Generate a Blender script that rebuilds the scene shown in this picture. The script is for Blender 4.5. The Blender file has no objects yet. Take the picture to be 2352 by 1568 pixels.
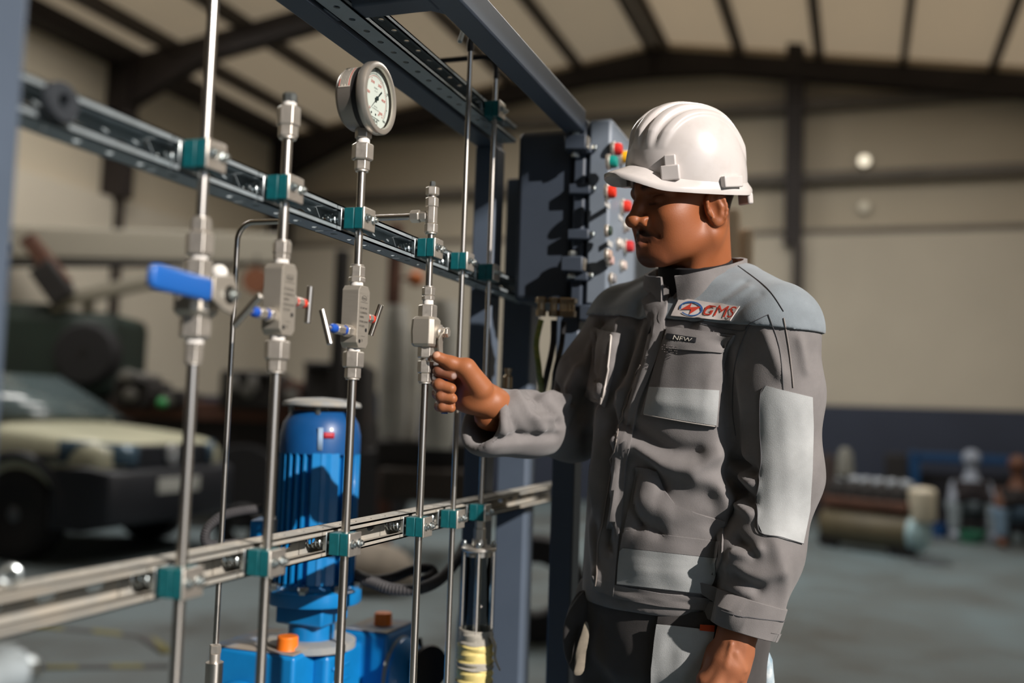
import bpy, bmesh, math, random
import numpy as np
from mathutils import Vector, Matrix
from mathutils.bvhtree import BVHTree
random.seed(7); RNG = np.random.default_rng(7)
SC = bpy.context.scene
COL = SC.collection
# ------------------------------------------------------------------ camera
FPX = 2300.0; CX, CY = 1176.0, 784.0            # focal length in pixels of the 2352x1568 frame
def _n(v):
    v = np.array(v, float); return v/np.linalg.norm(v)
_vp = _n([1975-CX, CY-974, FPX]); _h = _n([1, -0.034, 0])
_z = np.cross(_h, _vp); _z = _n(_z if _z[1] > 0 else -_z)
_x = np.cross(_vp, _z); _x = _x if _x[0] > 0 else -_x
_M = np.array([_x, _vp, _z]); CR, CU, CF = _M[:, 0], _M[:, 1], _M[:, 2]
CAM = np.array([0.0, 0.0, 1.25])
def ray(px, py): return (px-CX)/FPX*CR + (CY-py)/FPX*CU + CF
def onx(px, py, X): v = ray(px, py); return CAM + v*(X-CAM[0])/v[0]
def ony(px, py, Y): v = ray(px, py); return CAM + v*(Y-CAM[1])/v[1]
def onz(px, py, Z): v = ray(px, py); return CAM + v*(Z-CAM[2])/v[2]
def dep(px, py, D): return CAM + ray(px, py)*D
def proj(p):
    q = np.asarray(p, float)-CAM; w = q@CF
    return CX+FPX*(q@CR)/w, CY-FPX*(q@CU)/w, w
cam = bpy.data.cameras.new('camera'); camo = bpy.data.objects.new('camera', cam); COL.objects.link(camo)
cam.sensor_width = 36.0; cam.lens = FPX/2352*36.0; cam.clip_start = 0.05; cam.clip_end = 200
camo.matrix_world = Matrix(((CR[0], CU[0], -CF[0], CAM[0]), (CR[1], CU[1], -CF[1], CAM[1]), (CR[2], CU[2], -CF[2], CAM[2]), (0, 0, 0, 1)))
cam.dof.use_dof = True; cam.dof.focus_distance = 1.66; cam.dof.aperture_fstop = 1.5
SC.camera = camo
# ------------------------------------------------------------------ light
SUN_AZ, SUN_EL = math.radians(44), math.radians(27)   # az measured from straight behind the camera towards the right
_b = -CF*np.array([1, 1, 0]); _b = _n(_b); _r = _n(CR*np.array([1, 1, 0]))
SUND = _n(np.append((math.cos(SUN_AZ)*_b+math.sin(SUN_AZ)*_r)[:2]*math.cos(SUN_EL), math.sin(SUN_EL)))
sun = bpy.data.lights.new('sun', 'SUN'); suno = bpy.data.objects.new('sun', sun); COL.objects.link(suno)
sun.energy = 5.6; sun.angle = math.radians(0.6); sun.color = (1.0, 0.92, 0.85)
suno.rotation_euler = Vector(SUND).to_track_quat('Z', 'Y').to_euler(); suno.location = (6, -4, 8)
world = bpy.data.worlds.new('world'); SC.world = world; world.use_nodes = True
_bg = world.node_tree.nodes['Background']; _bg.inputs[0].default_value = (0.62, 0.78, 1.0, 1); _bg.inputs[1].default_value = 0.9
SC.view_settings.view_transform = 'Standard'; SC.view_settings.look = 'None'
SC.view_settings.exposure = 0.0; SC.view_settings.gamma = 1.0; SC.view_settings.use_curve_mapping = False
SC.cycles.use_denoising = True
SC.cycles.max_bounces = 8; SC.cycles.diffuse_bounces = 5; SC.cycles.sample_clamp_indirect = 6.0
SC.cycles.caustics_reflective = False; SC.cycles.caustics_refractive = False
# ------------------------------------------------------------------ helpers
def lin(c):
    if isinstance(c, str):
        c = c.lstrip('#'); c = [int(c[i:i+2], 16)/255 for i in (0, 2, 4)]
    return tuple(x/12.92 if x <= 0.04045 else ((x+0.055)/1.055)**2.4 for x in c)
MATS = {}
def M(name, col='#808080', rough=0.5, metal=0.0, var=0.0, vscale=8.0, col2=None, bump=0.0, bscale=60.0, coat=0.0,
      trans=0.0, emit=None, estr=1.0, spec=0.5, sheen=0.0, sss=0.0, alpha=1.0, rvar=0.0, ior=1.45, wear=0.5, aniso=None):
    if name in MATS: return MATS[name]
    m = bpy.data.materials.new(name); m.use_nodes = True; nt = m.node_tree; N = nt.nodes; L = nt.links
    b = N['Principled BSDF']; c = lin(col)
    b.inputs['Base Color'].default_value = (*c, 1); b.inputs['Roughness'].default_value = rough
    b.inputs['Metallic'].default_value = metal; b.inputs['Specular IOR Level'].default_value = spec
    b.inputs['Coat Weight'].default_value = coat; b.inputs['Coat Roughness'].default_value = 0.12
    b.inputs['Transmission Weight'].default_value = trans; b.inputs['IOR'].default_value = ior
    b.inputs['Sheen Weight'].default_value = sheen; b.inputs['Alpha'].default_value = alpha
    if sss: 
        b.inputs['Subsurface Weight'].default_value = sss; b.inputs['Subsurface Radius'].default_value = (0.012, 0.004, 0.002)
    if emit: b.inputs['Emission Color'].default_value = (*lin(emit), 1); b.inputs['Emission Strength'].default_value = estr
    if var or bump or rvar:
        tc = N.new('ShaderNodeTexCoord'); mp = N.new('ShaderNodeMapping'); L.new(tc.outputs['Object'], mp.inputs['Vector'])
        if aniso: mp.inputs['Scale'].default_value = aniso
        if var or rvar:
            nz = N.new('ShaderNodeTexNoise'); nz.inputs['Scale'].default_value = vscale; nz.inputs['Detail'].default_value = 6
            nz.inputs['Roughness'].default_value = 0.62; L.new(mp.outputs[0], nz.inputs['Vector'])
        if var:
            rp = N.new('ShaderNodeValToRGB'); c2 = lin(col2) if col2 else tuple(x*(1-var) for x in c)
            lo, hi = (wear-0.16, wear+0.16)
            rp.color_ramp.elements[0].position = lo; rp.color_ramp.elements[1].position = hi
            rp.color_ramp.elements[0].color = (*c2, 1); rp.color_ramp.elements[1].color = (*c, 1)
            L.new(nz.outputs['Fac'], rp.inputs[0])
            if col2:
                mx = N.new('ShaderNodeMix'); mx.data_type = 'RGBA'; mx.inputs[0].default_value = var
                mx.inputs[6].default_value = (*c, 1); L.new(rp.outputs[0], mx.inputs[7]); L.new(mx.outputs[2], b.inputs['Base Color'])
            else: L.new(rp.outputs[0], b.inputs['Base Color'])
        if rvar:
            mr = N.new('ShaderNodeMapRange'); mr.inputs[3].default_value = max(0.02, rough-rvar); mr.inputs[4].default_value = min(1, rough+rvar)
            mr.inputs[1].default_value = 0.3; mr.inputs[2].default_value = 0.7
            L.new(nz.outputs['Fac'], mr.inputs[0]); L.new(mr.outputs[0], b.inputs['Roughness'])
        if bump:
            n2 = N.new('ShaderNodeTexNoise'); n2.inputs['Scale'].default_value = bscale; n2.inputs['Detail'].default_value = 4
            L.new(mp.outputs[0], n2.inputs['Vector'])
            bp = N.new('ShaderNodeBump'); bp.inputs['Strength'].default_value = bump; bp.inputs['Distance'].default_value = 0.002
            L.new(n2.outputs['Fac'], bp.inputs['Height']); L.new(bp.outputs[0], b.inputs['Normal'])
    MATS[name] = m; return m

ORG = {}
def tag(o, label=None, cat=None, group=None, kind=None):
    if label: o['label'] = label
    if cat: o['category'] = cat
    if group: o['group'] = group
    if kind: o['kind'] = kind
    return o
def empty(name, loc, label=None, cat=None, group=None, kind=None):
    o = bpy.data.objects.new(name, None); COL.objects.link(o); o.location = tuple(loc); o.empty_display_size = 0.05
    ORG[o.name] = np.array(loc, float); return tag(o, label, cat, group, kind)
def frame_of(d, up=(0, 0, 1)):
    w = _n(d); u = np.cross(up, w)
    if np.linalg.norm(u) < 1e-6: u = np.cross((0, 1, 0), w) if abs(w[1]) < .9 else np.cross((1, 0, 0), w)
    u = _n(u); return u, np.cross(w, u), w
class MB:
    def __init__(s): s.v = []; s.f = []
    def add(s, vs, fs):
        o = len(s.v); s.v.extend(tuple(map(float, v)) for v in vs); s.f.extend(tuple(int(i)+o for i in f) for f in fs); return s
    def box(s, c, size, R=None):
        h = np.array(size, float)/2; P = np.array([[x, y, z] for x in (-1, 1) for y in (-1, 1) for z in (-1, 1)])*h
        if R is not None: P = P@np.array(R).T
        return s.add(P+np.array(c), [(0, 1, 3, 2), (4, 6, 7, 5), (0, 4, 5, 1), (2, 3, 7, 6), (0, 2, 6, 4), (1, 5, 7, 3)])
    def span(s, a, b):
        a = np.array(a, float); b = np.array(b, float); return s.box((a+b)/2, abs(b-a))
    def rings(s, R, closed=True, cap0=True, cap1=True):
        R = [np.array(r) for r in R]; n = len(R[0]); vs = np.concatenate(R); fs = []
        for i in range(len(R)-1):
            for j in range(n if closed else n-1):
                k = (j+1) % n; fs.append((i*n+j, i*n+k, (i+1)*n+k, (i+1)*n+j))
        if cap0: fs.append(tuple(range(n))[::-1])
        if cap1: fs.append(tuple((len(R)-1)*n+j for j in range(n)))
        return s.add(vs, fs)
    def lathe(s, prof, o, d=(0, 0, 1), n=24, ang=0.0, caps=True, up=(0, 0, 1)):
        u, v, w = frame_of(d, up); o = np.array(o, float); a = np.arange(n)/n*2*math.pi+ang
        c = np.cos(a)[:, None]*u+np.sin(a)[:, None]*v
        return s.rings([o+w*h+c*r for r, h in prof], True, caps, caps)
    def cyl(s, p0, p1, r, r1=None, n=18, caps=True, ang=0.0):
        p0 = np.array(p0, float); d = np.array(p1, float)-p0; L = np.linalg.norm(d)
        return s.lathe([(r, 0), (r if r1 is None else r1, L)], p0, d, n, ang, caps)
    def hexn(s, p0, p1, af, ang=0.35, ch=0.12):
        p0 = np.array(p0, float); d = np.array(p1, float)-p0; L = np.linalg.norm(d); r = af/2/math.cos(math.pi/6); k = min(L*.2, af*ch*.6)
        return s.lathe([(r*.90, 0), (r, k), (r, L-k), (r*.90, L)], p0, d, 6, ang)
    def tube(s, pts, r, n=12, caps=True, closed=False):
        P = np.array(pts, float); m = len(P); rr = np.full(m, r) if np.isscalar(r) else np.array(r, float)
        T = np.gradient(P, axis=0) if not closed else np.roll(P, -1, 0)-np.roll(P, 1, 0)
        T /= np.linalg.norm(T, axis=1)[:, None]+1e-12
        u, v, w = frame_of(T[0]); a = np.arange(n)/n*2*math.pi; R = []
        for i in range(m):
            u = u-T[i]*(u@T[i]); u = _n(u); v = np.cross(T[i], u)
            R.append(P[i]+rr[i]*(np.cos(a)[:, None]*u+np.sin(a)[:, None]*v))
        if closed: R.append(R[0]); return s.rings(R, True, False, False)
        return s.rings(R, True, caps, caps)
    def prism(s, poly, o, u, v, depth):
        u = np.array(u, float); v = np.array(v, float); w = np.cross(u, v); o = np.array(o, float)
        a = np.array([o+u*x+v*y for x, y in poly]); return s.rings([a, a+w*depth])
    def grid(s, P, flip=False):
        P = np.asarray(P, float); n, m = P.shape[:2]; fs = []
        for i in range(n-1):
            for j in range(m-1):
                q = (i*m+j, i*m+j+1, (i+1)*m+j+1, (i+1)*m+j); fs.append(q[::-1] if flip else q)
        return s.add(P.reshape(-1, 3), fs)
    def sphere(s, c, r, n=14, m=9, sc=(1, 1, 1)):
        R = []
        for i in range(1, m):
            t = math.pi*i/m; R.append(np.array([[math.sin(t)*math.cos(a)*sc[0], math.sin(t)*math.sin(a)*sc[1], -math.cos(t)*sc[2]] for a in np.arange(n)/n*2*math.pi])*r+np.array(c))
        k = len(s.v); s.rings(R, True, True, True); return s
    def torus(s, c, d, R, r, n=32, m=10, up=(0, 0, 1)):
        u, v, w = frame_of(d, up); a = np.arange(n)/n*2*math.pi
        return s.tube([np.array(c)+R*(math.cos(t)*u+math.sin(t)*v) for t in a], r, m, closed=True)
    def build(s, name, mat, parent=None, smooth=35, bevel=0, seg=2, solid=0, subd=0, **kw):
        return link_mesh(name, np.array(s.v, float), s.f, mat, parent, smooth, bevel, seg, solid, subd, **kw)
def link_mesh(name, V, F, mat, parent=None, smooth=35, bevel=0, seg=2, solid=0, subd=0, label=None, cat=None, group=None, kind=None, origin=None, weld=False):
    if parent is not None: org = ORG[parent.name]
    elif origin is not None: org = np.array(origin, float)
    else: org = np.array([(V[:, 0].min()+V[:, 0].max())/2, (V[:, 1].min()+V[:, 1].max())/2, V[:, 2].min()])
    me = bpy.data.meshes.new(name); me.from_pydata((V-org).tolist(), [], F if isinstance(F, list) else F.tolist()); me.update()
    bm = bmesh.new(); bm.from_mesh(me)
    if weld: bmesh.ops.remove_doubles(bm, verts=bm.verts, dist=2e-6)
    bmesh.ops.recalc_face_normals(bm, faces=bm.faces); bm.to_mesh(me); bm.free()
    if smooth:
        me.shade_smooth()
        if smooth < 180: me.set_sharp_from_angle(angle=math.radians(smooth))
    o = bpy.data.objects.new(name, me); COL.objects.link(o)
    if mat: me.materials.append(mat)
    if parent is not None: o.parent = parent
    else: o.location = tuple(org)
    ORG[o.name] = org
    if bevel:
        b = o.modifiers.new('bevel', 'BEVEL'); b.width = bevel; b.segments = seg; b.limit_method = 'ANGLE'; b.angle_limit = math.radians(40); b.harden_normals = False
    if solid:
        b = o.modifiers.new('solid', 'SOLIDIFY'); b.thickness = solid; b.offset = 1
    if subd:
        b = o.modifiers.new('subd', 'SUBSURF'); b.levels = subd; b.render_levels = subd
    return tag(o, label, cat, group, kind)
def copy_tree(o, loc=None, parent=None, label=None):
    c = o.copy(); COL.objects.link(c); ORG[c.name] = ORG[o.name] if loc is None else np.array(loc, float)
    if parent is not None: c.parent = parent
    if loc is not None: c.location = tuple(loc)
    if label: c['label'] = label
    for ch in list(o.children): copy_tree(ch, None, c)
    return c
def text_mesh(txt, size, align='CENTER', extrude=0.0):
    cu = bpy.data.curves.new('t', 'FONT'); cu.body = txt; cu.size = size; cu.align_x = align; cu.align_y = 'CENTER'; cu.extrude = extrude; cu.resolution_u = 3
    ob = bpy.data.objects.new('t', cu); COL.objects.link(ob); bpy.context.view_layer.update()
    dg = bpy.context.evaluated_depsgraph_get(); me = bpy.data.meshes.new_from_object(ob.evaluated_get(dg))
    V = np.array([v.co[:] for v in me.vertices]); F = [tuple(p.vertices) for p in me.polygons]
    bpy.data.objects.remove(ob); bpy.data.meshes.remove(me); return V, F
def put_text(mb, txt, size, o, u, v, align='CENTER', sx=1.0):
    V, F = text_mesh(txt, size, align)
    if len(V): mb.add(np.array(o)+V[:, :1]*sx*np.array(u)+V[:, 1:2]*np.array(v), F)
    return mb
def arc(c, r, a0, a1, n, u, v):
    c = np.array(c, float); u = np.array(u, float); v = np.array(v, float)
    return [c+r*(math.cos(a)*u+math.sin(a)*v) for a in np.linspace(a0, a1, n)]
def smooth_path(pts, n=40):
    P = np.array(pts, float); d = np.r_[0, np.cumsum(np.linalg.norm(np.diff(P, axis=0), axis=1)**.5)]; out = []
    for t in np.linspace(0, d[-1], n):
        i = min(np.searchsorted(d, t, 'right')-1, len(P)-2); i = max(i, 0); k = (t-d[i])/(d[i+1]-d[i])
        p0, p1, p2, p3 = P[max(i-1, 0)], P[i], P[i+1], P[min(i+2, len(P)-1)]
        out.append(.5*((2*p1)+(-p0+p2)*k+(2*p0-5*p1+4*p2-p3)*k*k+(-p0+3*p1-3*p2+p3)*k**3))
    return np.array(out)
X_, Y_, Z_ = np.eye(3)
# ------------------------------------------------------------------ the hall
XL, XR, YE, YN = -9.3, 3.5, 14.5, -4.0
XRID, ZE, ZR = -2.9, 5.85, 6.85
m_clad = M('cladding', '#c3b8a4', 0.75, var=0.10, vscale=0.35)
m_plaster = M('plaster', '#c1b8a8', 0.8, var=0.10, vscale=0.5, bump=0.1, bscale=20)
m_roof = M('roof_sheet', '#c0ae94', 0.7, var=0.12, vscale=0.4)
_nt = m_roof.node_tree; _tl = _nt.nodes.new('ShaderNodeBsdfTranslucent'); _tl.inputs[0].default_value = (*lin('#c9b08e'), 1); _mx = _nt.nodes.new('ShaderNodeMixShader'); _mx.inputs[0].default_value = .26
_nt.links.new(_nt.nodes['Principled BSDF'].outputs[0], _mx.inputs[1]); _nt.links.new(_tl.outputs[0], _mx.inputs[2]); _nt.links.new(_mx.outputs[0], _nt.nodes['Material Output'].inputs['Surface'])
m_steel = M('hall_steel', '#2b2422', 0.6, var=0.2, vscale=3)
m_girt = M('girt_steel', '#6b645b', 0.6, var=0.2, vscale=3)
m_purl = M('purlin_steel', '#3f3833', 0.6, var=0.2, vscale=3)
m_navy = M('navy_paint', '#343a4a', 0.55, var=0.15, vscale=1.2)
m_conc = M('concrete', '#5f6e73', 0.5, var=0.8, col2='#4d4b47', vscale=0.9, bump=0.25, bscale=25, rvar=0.18)
m_ground = M('yard', '#8f8878', 0.9, var=0.3, vscale=0.4)
def setting(mb, name, mat, **k): return mb.build(name, mat, kind='structure', **k)
setting(MB().span((XL-.1, YN-6, -.2), (XR+.1, YE+.1, 0)), 'floor', m_conc)
setting(MB().span((-30, -40, -.3), (40, YE+20, -.201)), 'ground', m_ground)
# end wall: plastered lower wall, cladding above, navy dado
we = setting(MB().prism([(XL, 0), (XR, 0), (XR, ZE), (XRID, ZR+.05), (XL, ZE)], (0, YE+.12, 0), X_, Z_, .1), 'wall_end', m_clad)
MB().span((XL, YE-.18, 1.49), (XR, YE+.02, 3.84)).build('lower_wall', m_plaster, we, bevel=.01)
MB().span((XL, YE-.23, 0), (XR, YE+.02, 1.49)).build('dado', m_navy, we, bevel=.015)
for z in (5.70, 4.66, 3.86):
    MB().span((XL, YE-.16, z-.07), (XR, YE+.02, z+.07)).build('girt', m_girt, we)
wl = setting(MB().span((XL-.1, YN, 0), (XL, YE, ZE)), 'wall_left', m_clad)
MB().span((XL, YN, 0), (XL+.18, YE, 3.84)).build('lower_wall', m_plaster, wl, bevel=.01)
MB().span((XL, YN, 0), (XL+.23, YE, 1.35)).build('dado', m_navy, wl, bevel=.015)
MB().span((XL, YN, ZE-.26), (XL+.3, YE, ZE-.02)).build('eave_beam', m_steel, wl)
MB().span((XL, YN, 4.6), (XL+.12, YE, 4.72)).build('girt', m_girt, wl)
# right wall with the tall open doorway the sun comes through
DY0, DY1, DZ = -3.7, 0.42, 4.25
wr = setting(MB().span((XR, DY1, 0), (XR+.12, YE, ZE)), 'wall_right', m_clad)
MB().span((XR, YN, DZ), (XR+.12, DY1, ZE)).build('door_header', m_clad, wr)
MB().span((XR-.2, DY1, 0), (XR, YE, 3.84)).build('lower_wall', m_plaster, wr)
setting(MB().prism([(XL, 0), (XR, 0), (XR, ZE), (XRID, ZR+.05), (XL, ZE)], (0, YN, 0), X_, Z_, .1), 'wall_near', M('near_wall_dark', '#4a443e', .7))  # unseen near wall, made dark to cut bounce from behind the camera
MB().span((XR, YN, 0), (XR+.12, DY0, DZ)).build('door_jamb', m_clad, wr)
# roof
def roof(name, xa, za, xb, zb):
    d = _n((xb-xa, 0, zb-za)); nrm = np.array([-d[2], 0, d[0]]); nrm = nrm if nrm[2] > 0 else -nrm
    a = np.array((xa, 0, za)); b = np.array((xb, 0, zb)); R = []
    o = setting(MB().add([a+Y_*(YN-.1), b+Y_*(YN-.1), b+Y_*(YE+.1), a+Y_*(YE+.1)], [(0, 1, 2, 3)]), name, m_roof); L = np.linalg.norm(b-a)
    n = int(L/1.12)
    for i in range(0, n+1):
        p = b-d*(.12+i*1.12)-nrm*.1
        MB().box((p[0], (YN+YE)/2, p[2]), (.09, YE-YN, .2), np.array([d, Y_, nrm]).T).build('purlin', m_purl, o)
    return o
cl = roof('ceiling_left', XL, ZE, XRID, ZR)
cr = roof('ceiling_right', XR, ZE, XRID, ZR)
for yf in (14.25, 10.4, 6.4, 2.4, -1.6):
    for (xa, par, sg) in ((XL, cl, 1), (XR, cr, -1)):
        a = np.array((xa, yf, ZE-.2)); b = np.array((XRID, yf, ZR-.2)); d = _n(b-a); nr = np.array([-d[2]*sg, 0, abs(d[0])])
        L = np.linalg.norm(b-a); top = nr*.0
        prof = [(0, -.75), (1.5, -.32), (L-1.0, -.30), (L+.02, -.42), (L+.02, 0), (0, 0)]
        P = [a+d*s+Z_*h for s, h in prof]
        Q = np.array(P); MB().rings([Q-Y_*.05, Q+Y_*.05]).build('rafter', m_steel, par)
        Q2 = np.array([P[0], P[1], P[2], P[3], P[3]+Z_*.03, P[2]+Z_*.03, P[1]+Z_*.03, P[0]+Z_*.03]); MB().rings([Q2-Y_*.11, Q2+Y_*.11]).build('rafter_flange', m_steel, par)
        w = wl if sg == 1 else wr
        if sg == -1 and DY0-.5 < yf < DY1: continue
        x0 = xa; x1 = xa+sg*.34
        MB().span((x0, yf-.11, 3.84), (x1, yf+.11, ZE-.2)).build('column', m_steel, w)
        MB().span((xa+sg*.18, yf-.04, 0), (x1-.06*sg, yf+.05, 3.84)).build('column_flange', m_purl, w)
# gable post
MB().span((-1.02, YE-.32, 3.7), (-.78, YE-.05, 6.55)).build('column', m_steel, we)
MB().span((-.90, YE-.33, 0), (-.76, YE-.2, 3.7)).build('column_flange', m_purl, we)
# small round glowing wall spots, one bright, one dim; fitting shape made up
for (px, py, r, st, lab) in ((1985, 370, .075, 2.2, 'small bright round spot high on the far gable wall'), (1985, 476, .07, .25, 'dim round spot below the bright one on the far gable wall')):
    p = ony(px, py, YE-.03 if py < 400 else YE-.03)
    e = empty('wall_spot', p, lab, 'spot')
    MB().lathe([(r*1.15, 0), (r*1.15, .02), (r, .03)], p, -Y_, 20).build('spot_rim', M('spot_grey', '#8a8678', .5), e)
    MB().lathe([(r, .03), (r*.8, .045), (r*.3, .055)], p, -Y_, 20).build('lens', M('spot_glow%g' % st, '#d8d2c0', .4, emit='#fff2d8', estr=st*.6), e)  # glowing face of the spot, no real lens

# unseen glowing strips and lamps added under both roof slopes to brighten the hall
m_fill = M('fill_panel_glow', '#e8ecec', .6, emit='#ffffff', estr=.8)
for (xs, ys, par, sg) in ((-7.4, 7.2, cl, 1), (-4.9, 9.2, cl, 1), (-1.0, 9.4, cr, -1), (1.6, 9.4, cr, -1)):
    t_ = (xs-XL)/(XRID-XL) if sg == 1 else (XR-xs)/(XR-XRID); zz = ZE+(ZR-ZE)*t_; sl = math.atan2(ZR-ZE, abs(XRID-(XL if sg == 1 else XR)))*sg
    Rm = np.array([[math.cos(sl), 0, -math.sin(sl)], [0, 1, 0], [math.sin(sl), 0, math.cos(sl)]])
    MB().box((xs, ys, zz-.03), (1.0, 3.9, .02), Rm).build('fill_panel', m_fill, par)
    la = bpy.data.lights.new('roof_fill', 'AREA'); la.shape = 'RECTANGLE'; la.size = 1.0; la.size_y = 3.9; la.spread = math.radians(165); la.energy = 215 if sg == 1 else 165; la.color = (1.0, .97, .92)
    lo_ = bpy.data.objects.new('roof_fill', la); COL.objects.link(lo_); lo_.location = (xs, ys, zz-.06); lo_.rotation_euler = (0, -sl, 0)
# ------------------------------------------------------------------ pipe rack
m_frame = M('frame_paint', '#546070', 0.45, var=0.12, vscale=5)
m_galv = M('galvanised', '#b0bbc0', 0.42, 0.45, var=0.35, col2='#7d868a', vscale=22, rvar=0.12, bump=0.05)
m_ss = M('stainless_tube', '#d8d2ca', 0.27, 1.0)
m_sn = M('stainless_nut', '#dcd5cb', 0.38, .85, rvar=0.08, vscale=60)
m_sb = M('stainless_brushed', '#c4bdb1', 0.5, .75, rvar=0.06, vscale=30, aniso=(1, 1, 40))
m_tape = M('thread_tape', '#eeeae4', 0.7)
m_teal = M('clamp_teal', '#0d646b', 0.42, var=0.25, vscale=60)
m_blk = M('black_rubber', '#17171a', 0.55)
m_blu = M('blue_sleeve', '#1f62b4', 0.4, coat=.3)
m_red = M('red_mark', '#d8402c', 0.45)
m_zinc = M('zinc', '#c2cacb', 0.3, 1.0)
def thin_glass(name, tint, refl=.25):
    m = bpy.data.materials.new(name); m.use_nodes = True; nt = m.node_tree; nt.nodes.remove(nt.nodes['Principled BSDF']); o = nt.nodes['Material Output']
    t = nt.nodes.new('ShaderNodeBsdfTransparent'); t.inputs[0].default_value = (*lin(tint), 1); g = nt.nodes.new('ShaderNodeBsdfGlossy'); g.inputs['Roughness'].default_value = .04
    w = nt.nodes.new('ShaderNodeLayerWeight'); w.inputs['Blend'].default_value = refl; mx = nt.nodes.new('ShaderNodeMixShader')
    nt.links.new(w.outputs['Fresnel'], mx.inputs[0]); nt.links.new(t.outputs[0], mx.inputs[1]); nt.links.new(g.outputs[0], mx.inputs[2]); nt.links.new(mx.outputs[0], o.inputs['Surface']); return m
m_eng = M('engraving', '#4c4a46', 0.7, 0.4)
TX = -.73
TUBES = [(470, 360), (655, 432), (826, 503), (988, 573), (1062, 604), (1123, 628)]
TY = [onx(a, b, TX)[1] for a, b in TUBES]
ZM, ZL, ZT = 1.537, 1.045, 1.884
def zt(i, py):                       # height on tube i at picture row py
    px = TUBES[i][0]
    for _ in range(6):
        p = onx(px, py, TX); q = proj((TX, TY[i], p[2])); px = q[0]
    lo, hi = 0.2, 3.0
    for _ in range(40):
        m = (lo+hi)/2
        if proj((TX, TY[i], m))[1] > py: lo = m
        else: hi = m
    return (lo+hi)/2
# --- strut channel with punched flanges and a slotted web, open towards +X
def perf(mb, o, u, v, w, nx, cell, width, hx, hy, th):
    o = np.array(o, float); K = 8; sq = [(.5, 0), (.5, .5), (0, .5), (-.5, .5), (-.5, 0), (-.5, -.5), (0, -.5), (.5, -.5)]
    for i in range(nx):
        ce = o+u*cell*(i+.5); V = []
        for off in (0, th):
            V += [ce+u*x*cell+v*y*width+w*off for x, y in sq]
            V += [ce+u*hx*math.cos(2*math.pi*k/K)+v*hy*math.sin(2*math.pi*k/K)+w*off for k in range(K)]
        F = []
        for k in range(K):
            j = (k+1) % K
            F += [(k, j, K+j, K+k), (2*K+k, 3*K+k, 3*K+j, 2*K+j), (K+k, K+j, 3*K+j, 3*K+k), (k, 2*K+k, 2*K+j, j)]
        mb.add(V, F)
def strut(mb, y0, y1, xw, zc, s=.041, th=.0025):
    n = max(1, int(round((y1-y0)/.05))); cell = (y1-y0)/n
    perf(mb, (xw+s/2, y0, zc+s/2-th), Y_, X_, Z_, n, cell, s, .0065, .0055, th)
    perf(mb, (xw+s/2, y0, zc-s/2), Y_, X_, Z_, n, cell, s, .0065, .0055, th)
    n2 = max(1, int(round((y1-y0)/.075)))
    perf(mb, (xw, y0, zc), Y_, Z_, X_, n2, (y1-y0)/n2, s, .016, .0065, th)
    for sg in (-1, 1):                # lips, turned inwards
        mb.span((xw+s-th, y0, zc+sg*s/2), (xw+s, y1, zc+sg*(s/2-.0095)))
        mb.span((xw+s-.008, y0, zc+sg*(s/2-.0095)), (xw+s, y1, zc+sg*(s/2-.0075)))
XW = -.794
m_gdust = M('galvanised_dusty', '#b9b1a3', 0.6, 0.2, var=0.6, col2='#8f9698', vscale=16, bump=0.05)
def rail(name, segs, xw, zc, label, mat=m_galv):
    e = empty(name, (xw, segs[0][0], zc-.02), label, 'rail')
    for a, b in segs:
        mb = MB(); strut(mb, a, b, xw, zc); mb.build('channel_section', mat, e, smooth=20)
    return e
def seg(ys, y0, y1):
    c = [y0]+[y-.030 for y in ys]+[y1]; return [(c[i]+(.0035 if i else 0), c[i+1]) for i in range(len(c)-1) if c[i+1]-c[i] > .02]
rail('strut_rail', seg(TY, .45, 2.30), XW, ZM, 'galvanised slotted strut rail crossing the picture above the valves')
rail('strut_rail', seg(TY, .45, 2.62), XW, ZL, 'dusty galvanised strut rail sloping up across the lower picture', m_gdust)
rail('strut_rail', seg([TY[5]], .75, 2.12), XW+.006, ZT, 'perforated strut rail overhead along the dark top beam')
# --- pipe clamp (prototype about the tube axis, copied to every crossing)
def make_clamp(r):
    e = empty('pipe_clamp', (0, 0, 0)); H, W = .033, .037
    for (x0, x1) in ((-.0175, -.0002), (.0002, .0145)):
        MB().span((x0, -W/2, -H/2), (x1, W/2, H/2)).build('clamp_half', m_teal, e, bevel=.0013, seg=2)
    MB().span((.0145, -W/2-.0005, -H/2-.001), (.0175, W/2+.0005, H/2+.001)).build('cover_plate', m_sn, e, bevel=.0016, seg=2)
    for s in (-1, 1):
        b = MB().cyl((.0175, s*.0105, .001), (.0185, s*.0105, .001), .0068, n=16); b.hexn((.0185, s*.0105, .001), (.0235, s*.0105, .001), .0095, ang=.3*s)
        b.cyl((.0235, s*.0105, .001), (.0262, s*.0105, .001), .003, n=10); b.cyl((-.045, s*.0105, .001), (.0175, s*.0105, .001), .0028, n=8); b.build('bolt', m_zinc, e)
    MB().span((-.0285, -.0165, -.0165), (-.0225, .0165, .0165)).build('channel_nut', m_zinc, e, bevel=.001)
    t = np.linspace(0, 4.5*2*math.pi, 70); c = np.array((-.046, -.004, 0))
    P = np.stack([c[0]+np.linspace(-.014, .017, 70), c[1]+.0095*np.cos(t), c[2]+.0095*np.sin(t)], 1)
    MB().tube(P, .0011, 6).build('spring', m_zinc, e)
    return e
NAMES = ['blue-lever valve tube', 'left needle-valve tube', 'pressure gauge tube', 'tube under the hand', 'slim tube beside the hand', 'slim tube nearest the control box']
proto = make_clamp(.0065); first = True
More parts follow.
